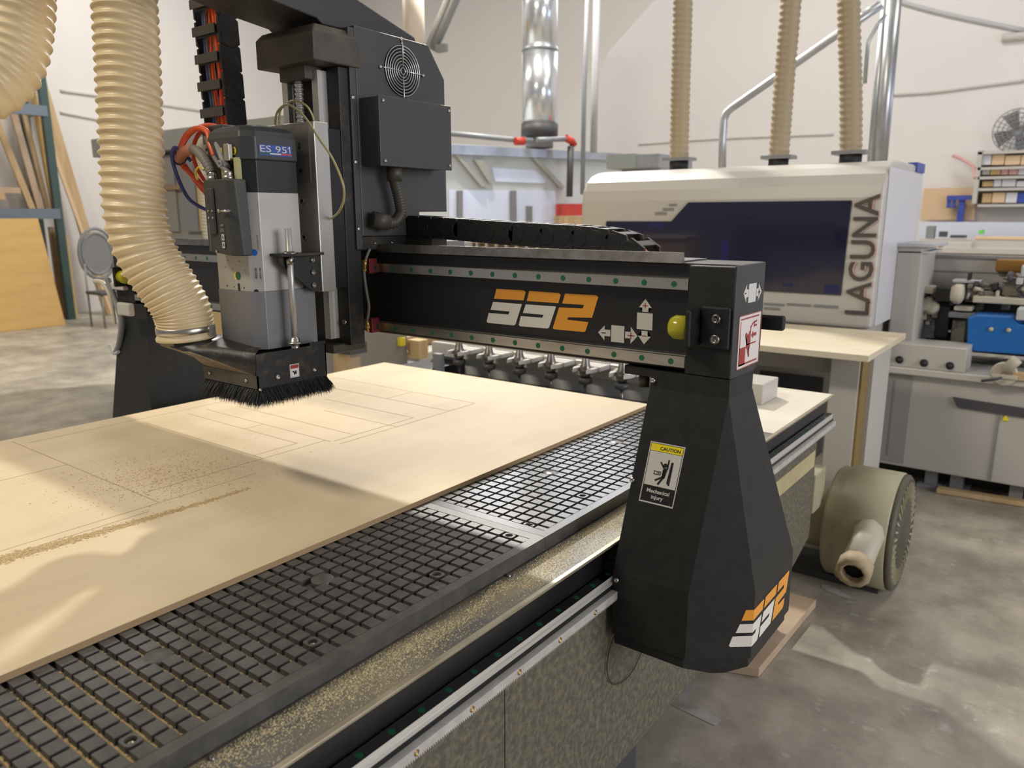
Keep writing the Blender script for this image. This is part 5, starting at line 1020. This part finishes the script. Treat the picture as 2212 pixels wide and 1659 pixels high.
for k, (u, vt, w_, mm, ll) in enumerate(((172, 160, .16, 'wood', 'tall pine board leaning right of the rack upright'), (186, 300, .05, 'peg', 'thin reddish strip leaning beside the tall pine board'))):
    xx = -12.1 + .14 * k; y = A(u + 14, 670, 0, xx).y + .25; zt_ = A(u - 12, vt, 0, xx).z
    tag(MB().hexa([(xx, y, 0.003), (xx + .03, y, .003), (xx + .03, y + w_, .003), (xx, y + w_, .003)], [(xx - .35, y - .45, zt_), (xx - .32, y - .45, zt_), (xx - .32, y - .45 + w_, zt_), (xx - .35, y - .45 + w_, zt_)]).build('lumber_board', M[mm]), ll, 'board')
for k, (u, m_) in enumerate(((122, 'board'), (132, 'wood'), (142, 'tan'))):
    xx = -12.2 + .06 * k; y = A(u, 640, 0, xx).y
    tag(MB().box(xx, xx + .04, y, y + .12, .003, A(u, 490 + 10 * k, 0, xx).z).build('lumber_board', M[m_]), ('dull brown', 'pale pine', 'golden tan')[k] + ' board end standing behind the plywood sheet', 'board')
# chair and hanging things by the left gantry end
cr = thing('chair', 'grey round-backed chair standing on the floor far behind the left gantry leg', 'chair', A(212, 690, 0, -11.0))
c = A(210, 548, 0, -11.0); b = MB()
for sc_ in (1, .82): b.tube([c + Vector((0, .24 * sc_ * math.cos(a * PI / 12), .34 * sc_ * math.sin(a * PI / 12))) for a in range(25)], .022, 8, caps=False)
b.build('back_frame', M['mgrey'], cr); MB().prism([(c.y + .19 * math.cos(a * PI / 12), c.z + .27 * math.sin(a * PI / 12)) for a in range(24)], 0, c.x - .01, c.x + .01).build('back_mesh', M['mgrey'], cr)
MB().box(-11.0, -10.55, c.y - .22, c.y + .22, .44, .48).build('seat', M['dgrey'], cr, .01)
for dx in (.03, .42):
    for dy in (-.2, .2): MB().cyl((-11.0 + dx, c.y + dy, 0), (-11.0 + dx, c.y + dy, .46 if dx > .1 else .85), .014, 8).build('leg', M['mgrey'], cr)
hk = thing('cable_hook', 'curved ivory hook with grey strap hanging on the left gantry end', 'hook', (-2.72, 1.27, H - .25))
b = MB(); b.tube(spline([A(u, v, 1, 1.26) for u, v in ((205, 608), (222, 612), (238, 640), (246, 680), (249, 700))], 8), .007, 10, rf=lambda i: .009 - .00015 * i); b.build('hook_arm', M['ivory'], hk)
MB().tube(spline([A(u, v, 1, 1.27) for u, v in ((232, 600), (245, 640), (262, 690), (258, 740), (250, 762))], 8), .010, 10).build('strap', M['mgrey'], hk)
MB().tube(spline([A(u, v, 1, 1.265) for u, v in ((236, 745), (246, 763), (256, 760))], 8), .006, 10).build('strap_end', M['lgrey'], hk)
b = MB(); sb(b, 236, 612, 265, 626, 1.268, .02); b.build('white_clip', M['lw'], hk, .003); b = MB(); sb(b, 252, 655, 278, 682, 1.22, .02); b.build('white_clip', M['lw'], hk, .005)
# grey cabinet with wooden panels, behind left
gc = thing('grey_machine', 'big grey steel cabinet with brownish panels behind the spindle', 'cabinet', (-4.6, 3.4, 0))
xL, xR = A(207, 330, 1, 3.1).x, A(640, 330, 1, 3.1).x
zt_ = A(400, 276, 1, 3.1).z
MB().box(xL, xR, 3.16, 4.0, 0, zt_ - .14).build('cabinet_body', M['cab'], gc); MB().box(xL - .02, xR, 3.08, 4.0, zt_ - .14, zt_).build('top_beam', mat('beam_grey', (.31, .31, .29), .5), gc, .006)
MB().box(xL, xR, 3.14, 3.16, zt_ - .165, zt_ - .145).build('shadow_gap', M['black'], gc)
sb(MB(), 352, 312, 378, 500, 3.145, .02).build('side_panel', M['cab'], gc); sb(MB(), 392, 310, 420, 500, 3.13, .03).build('vertical_post', M['mgrey'], gc); sb(MB(), 352, 400, 388, 410, 3.13, .03).build('brown_rail', M['brown'], gc)
sb(MB(), 352, 312, 381, 320, 3.12, .03).build('brown_rail', M['brown'], gc); sb(MB(), 425, 315, 470, 500, 3.14, .02).build('side_panel', M['tan'], gc)
tag(ribbed([A(455, 300, 1, 2.95), A(432, 318, 1, 2.95), A(440, 360, 1, 2.95), A(446, 470, 1, 2.95), Vector((A(446, 470, 1, 2.95).x, 2.95, .0))], .035, .022, .007, M['ivory'], 'flex_duct', None, n=16, sub=4), 'cream corrugated hose behind the orange cables', 'hose')
# storage with white dividers seen over the beam
pg = thing('pigeonhole_rack', 'tan rack with a row of white dividers seen just above the gantry beam', 'rack', A(1100, 540, 1, 3.4))
b = MB(); za, zb_ = A(1100, 560, 1, 3.4).z, A(1020, 524, 1, 3.4).z; xa, xc = A(945, 535, 1, 3.4).x, A(1262, 545, 1, 3.4).x
MB().box(xa, xc, 3.44, 3.75, za - .35, zb_ + .012).build('back_panel', M['tan'], pg); MB().box(xa, xc, 3.40, 3.76, zb_ + .0, zb_ + .014).build('top_board', M['peg'], pg)
for k in range(15):
    x = xa + .02 + k * (xc - xa - .04) / 14; MB().box(x - .006, x + .006, 3.40, 3.45, za - .33, zb_).build('divider', M['lw'], pg)
MB().box(xa, xc, 3.40, 3.75, 0, za - .35).build('base', M['lw2'], pg)
sthing('white_board', 815, 524, 915, 545, 3.0, .5, M['lw'], 'white board edge showing between the carriage and the beam', 'board')
sthing('grey_box', 926, 520, 952, 550, 3.1, .2, M['mgrey'], 'dark grey box beside the white board behind the beam', 'box')
# --- tool changer at the far end of the bed
tc = thing('tool_changer', 'row of six tool holders hanging in pale forks beyond the MDF sheet', 'tool rack', (-1.75, 2.5, H - .62))
ty = 2.46; xs_ = [A(u, 780, 1, ty).x for u in (992, 1056, 1122, 1190, 1265, 1345)]
z0 = H - .575
b = MB(); b.box(A(900, 770, 1, ty).x, -1.22, ty + .10, ty + .13, z0 - .05, z0 + .012); b.build('rack_plate', M['lw'], tc, .003)
b = MB(); b.box(A(905, 780, 1, ty).x, -1.25, ty + .14, ty + .16, z0 - .16, z0 - .02); b.build('rack_body', M['lgrey'], tc)
for x in xs_:
    b = MB(); b.hexa([(x - .045, ty - .01, z0 - .005), (x - .03, ty - .045, z0 - .005), (x - .022, ty - .01, z0 - .005), (x - .04, ty + .11, z0 - .005)], [(x - .045, ty - .01, z0 + .01), (x - .03, ty - .045, z0 + .01), (x - .022, ty - .01, z0 + .01), (x - .04, ty + .11, z0 + .01)])
    b.hexa([(x + .045, ty - .01, z0 - .005), (x + .04, ty + .11, z0 - .005), (x + .022, ty - .01, z0 - .005), (x + .03, ty - .045, z0 - .005)], [(x + .045, ty - .01, z0 + .01), (x + .04, ty + .11, z0 + .01), (x + .022, ty - .01, z0 + .01), (x + .03, ty - .045, z0 + .01)])
    b.box(x - .05, x + .05, ty + .022, ty + .115, z0 - .005, z0 + .012); b.build('tool_fork', M['lw'], tc)
for k, x in enumerate(xs_):
    t = thing('tool_holder', 'tool holder hanging in fork %s' % ('one, leftmost, with flat collet nut', 'two from the left', 'three from the left', 'four from the left', 'five from the left, long dark bit', 'six, rightmost, over the gantry foot')[k], 'tool holder', (x, ty, z0 - .05), 'tool holders in the far changer')
    MB().rev((x, ty, z0), (0, 0, 1), [(.016, -.03), (.023, -.012), (.023, .012), (.018, .02), (.011, .055), (.008, .06)], 18).build('taper', M['steel_d'], t)
    MB().rev((x, ty, z0 - .035), (0, 0, 1), [(.012, -.022), (.026, -.016), (.028, -.004), (.024, .006)], 18).build('collet_nut', M['dgrey'], t)
    MB().cyl((x, ty, z0 - .055), (x, ty, z0 - .10 - .015 * (k % 3)), .006, 10, .005).build('cutter', M['steel_d' if k % 2 else 'dgrey'], t)
MB().box(A(910, 800, 1, 2.4).x, -1.2, 2.26, 2.66, H - .72, H - .70).build('drip_tray', M['mach'], tc)
MB().box(A(935, 790, 1, 2.4).x, A(950, 790, 1, 2.4).x, 2.40, 2.43, H - .70, H - .58).build('rack_post', M['mgrey'], tc)
tag(MB().box(-.98, -.852, 2.56, 2.72, TZ - .028, TZ + .045).build('white_block', M['lw'], bevel=.003), 'white block standing on the pale plate beyond the gantry leg', 'block')
# things glimpsed under the beam at left
sthing('timber_post', 708, 725, 728, 880, 3.3, .12, M['wood'], 'pale timber post seen under the carriage', 'post'); sthing('timber_post', 733, 775, 752, 880, 3.4, .12, M['board'], 'shorter timber post right of the pale one', 'post')
sthing('black_box', 731, 742, 756, 766, 3.3, .15, M['dgrey'], 'small black box above the shorter timber post', 'box')
tag(MB().box(A(440, 700, 1, 2.9).x, A(487, 700, 1, 2.9).x, 2.9, 2.95, 0, A(460, 655, 1, 2.9).z).build('tan_panel', M['tan']), 'tan panel strip behind the spindle under the beam', 'panel')
fr = thing('low_machine', 'low grey-white machine bed seen blurred under the gantry beam', 'machine', (-4.2, 4.2, 0)); xa, xc = A(745, 760, 1, 4.1).x, A(905, 760, 1, 4.1).x
MB().box(xa, xc, 4.1, 4.9, 0, A(820, 752, 1, 4.1).z).build('bed_body', M['lw2'], fr, .01); MB().box(xa, xc + .3, 3.98, 4.1, A(820, 790, 1, 4.0).z, A(820, 775, 1, 4.0).z).build('front_rail', M['galv'], fr)
sthing('dark_hood', 760, 728, 852, 752, 4.05, .6, M['brown'], 'dark brown hood on the low machine under the beam', 'hood'); sthing('timber_post', 880, 735, 905, 775, 4.0, .1, M['wood'], 'timber post end next to the tool changer', 'post')
sthing('blue_bottle', 838, 728, 852, 746, 3.9, .08, mat('pale_blue', (.30, .42, .62), .4), 'pale blue bottle under the gantry beam', 'bottle'); sthing('yellow_bottle', 858, 730, 866, 748, 3.9, .05, M['ylw'], 'small yellow bottle next to the pale blue one', 'bottle')
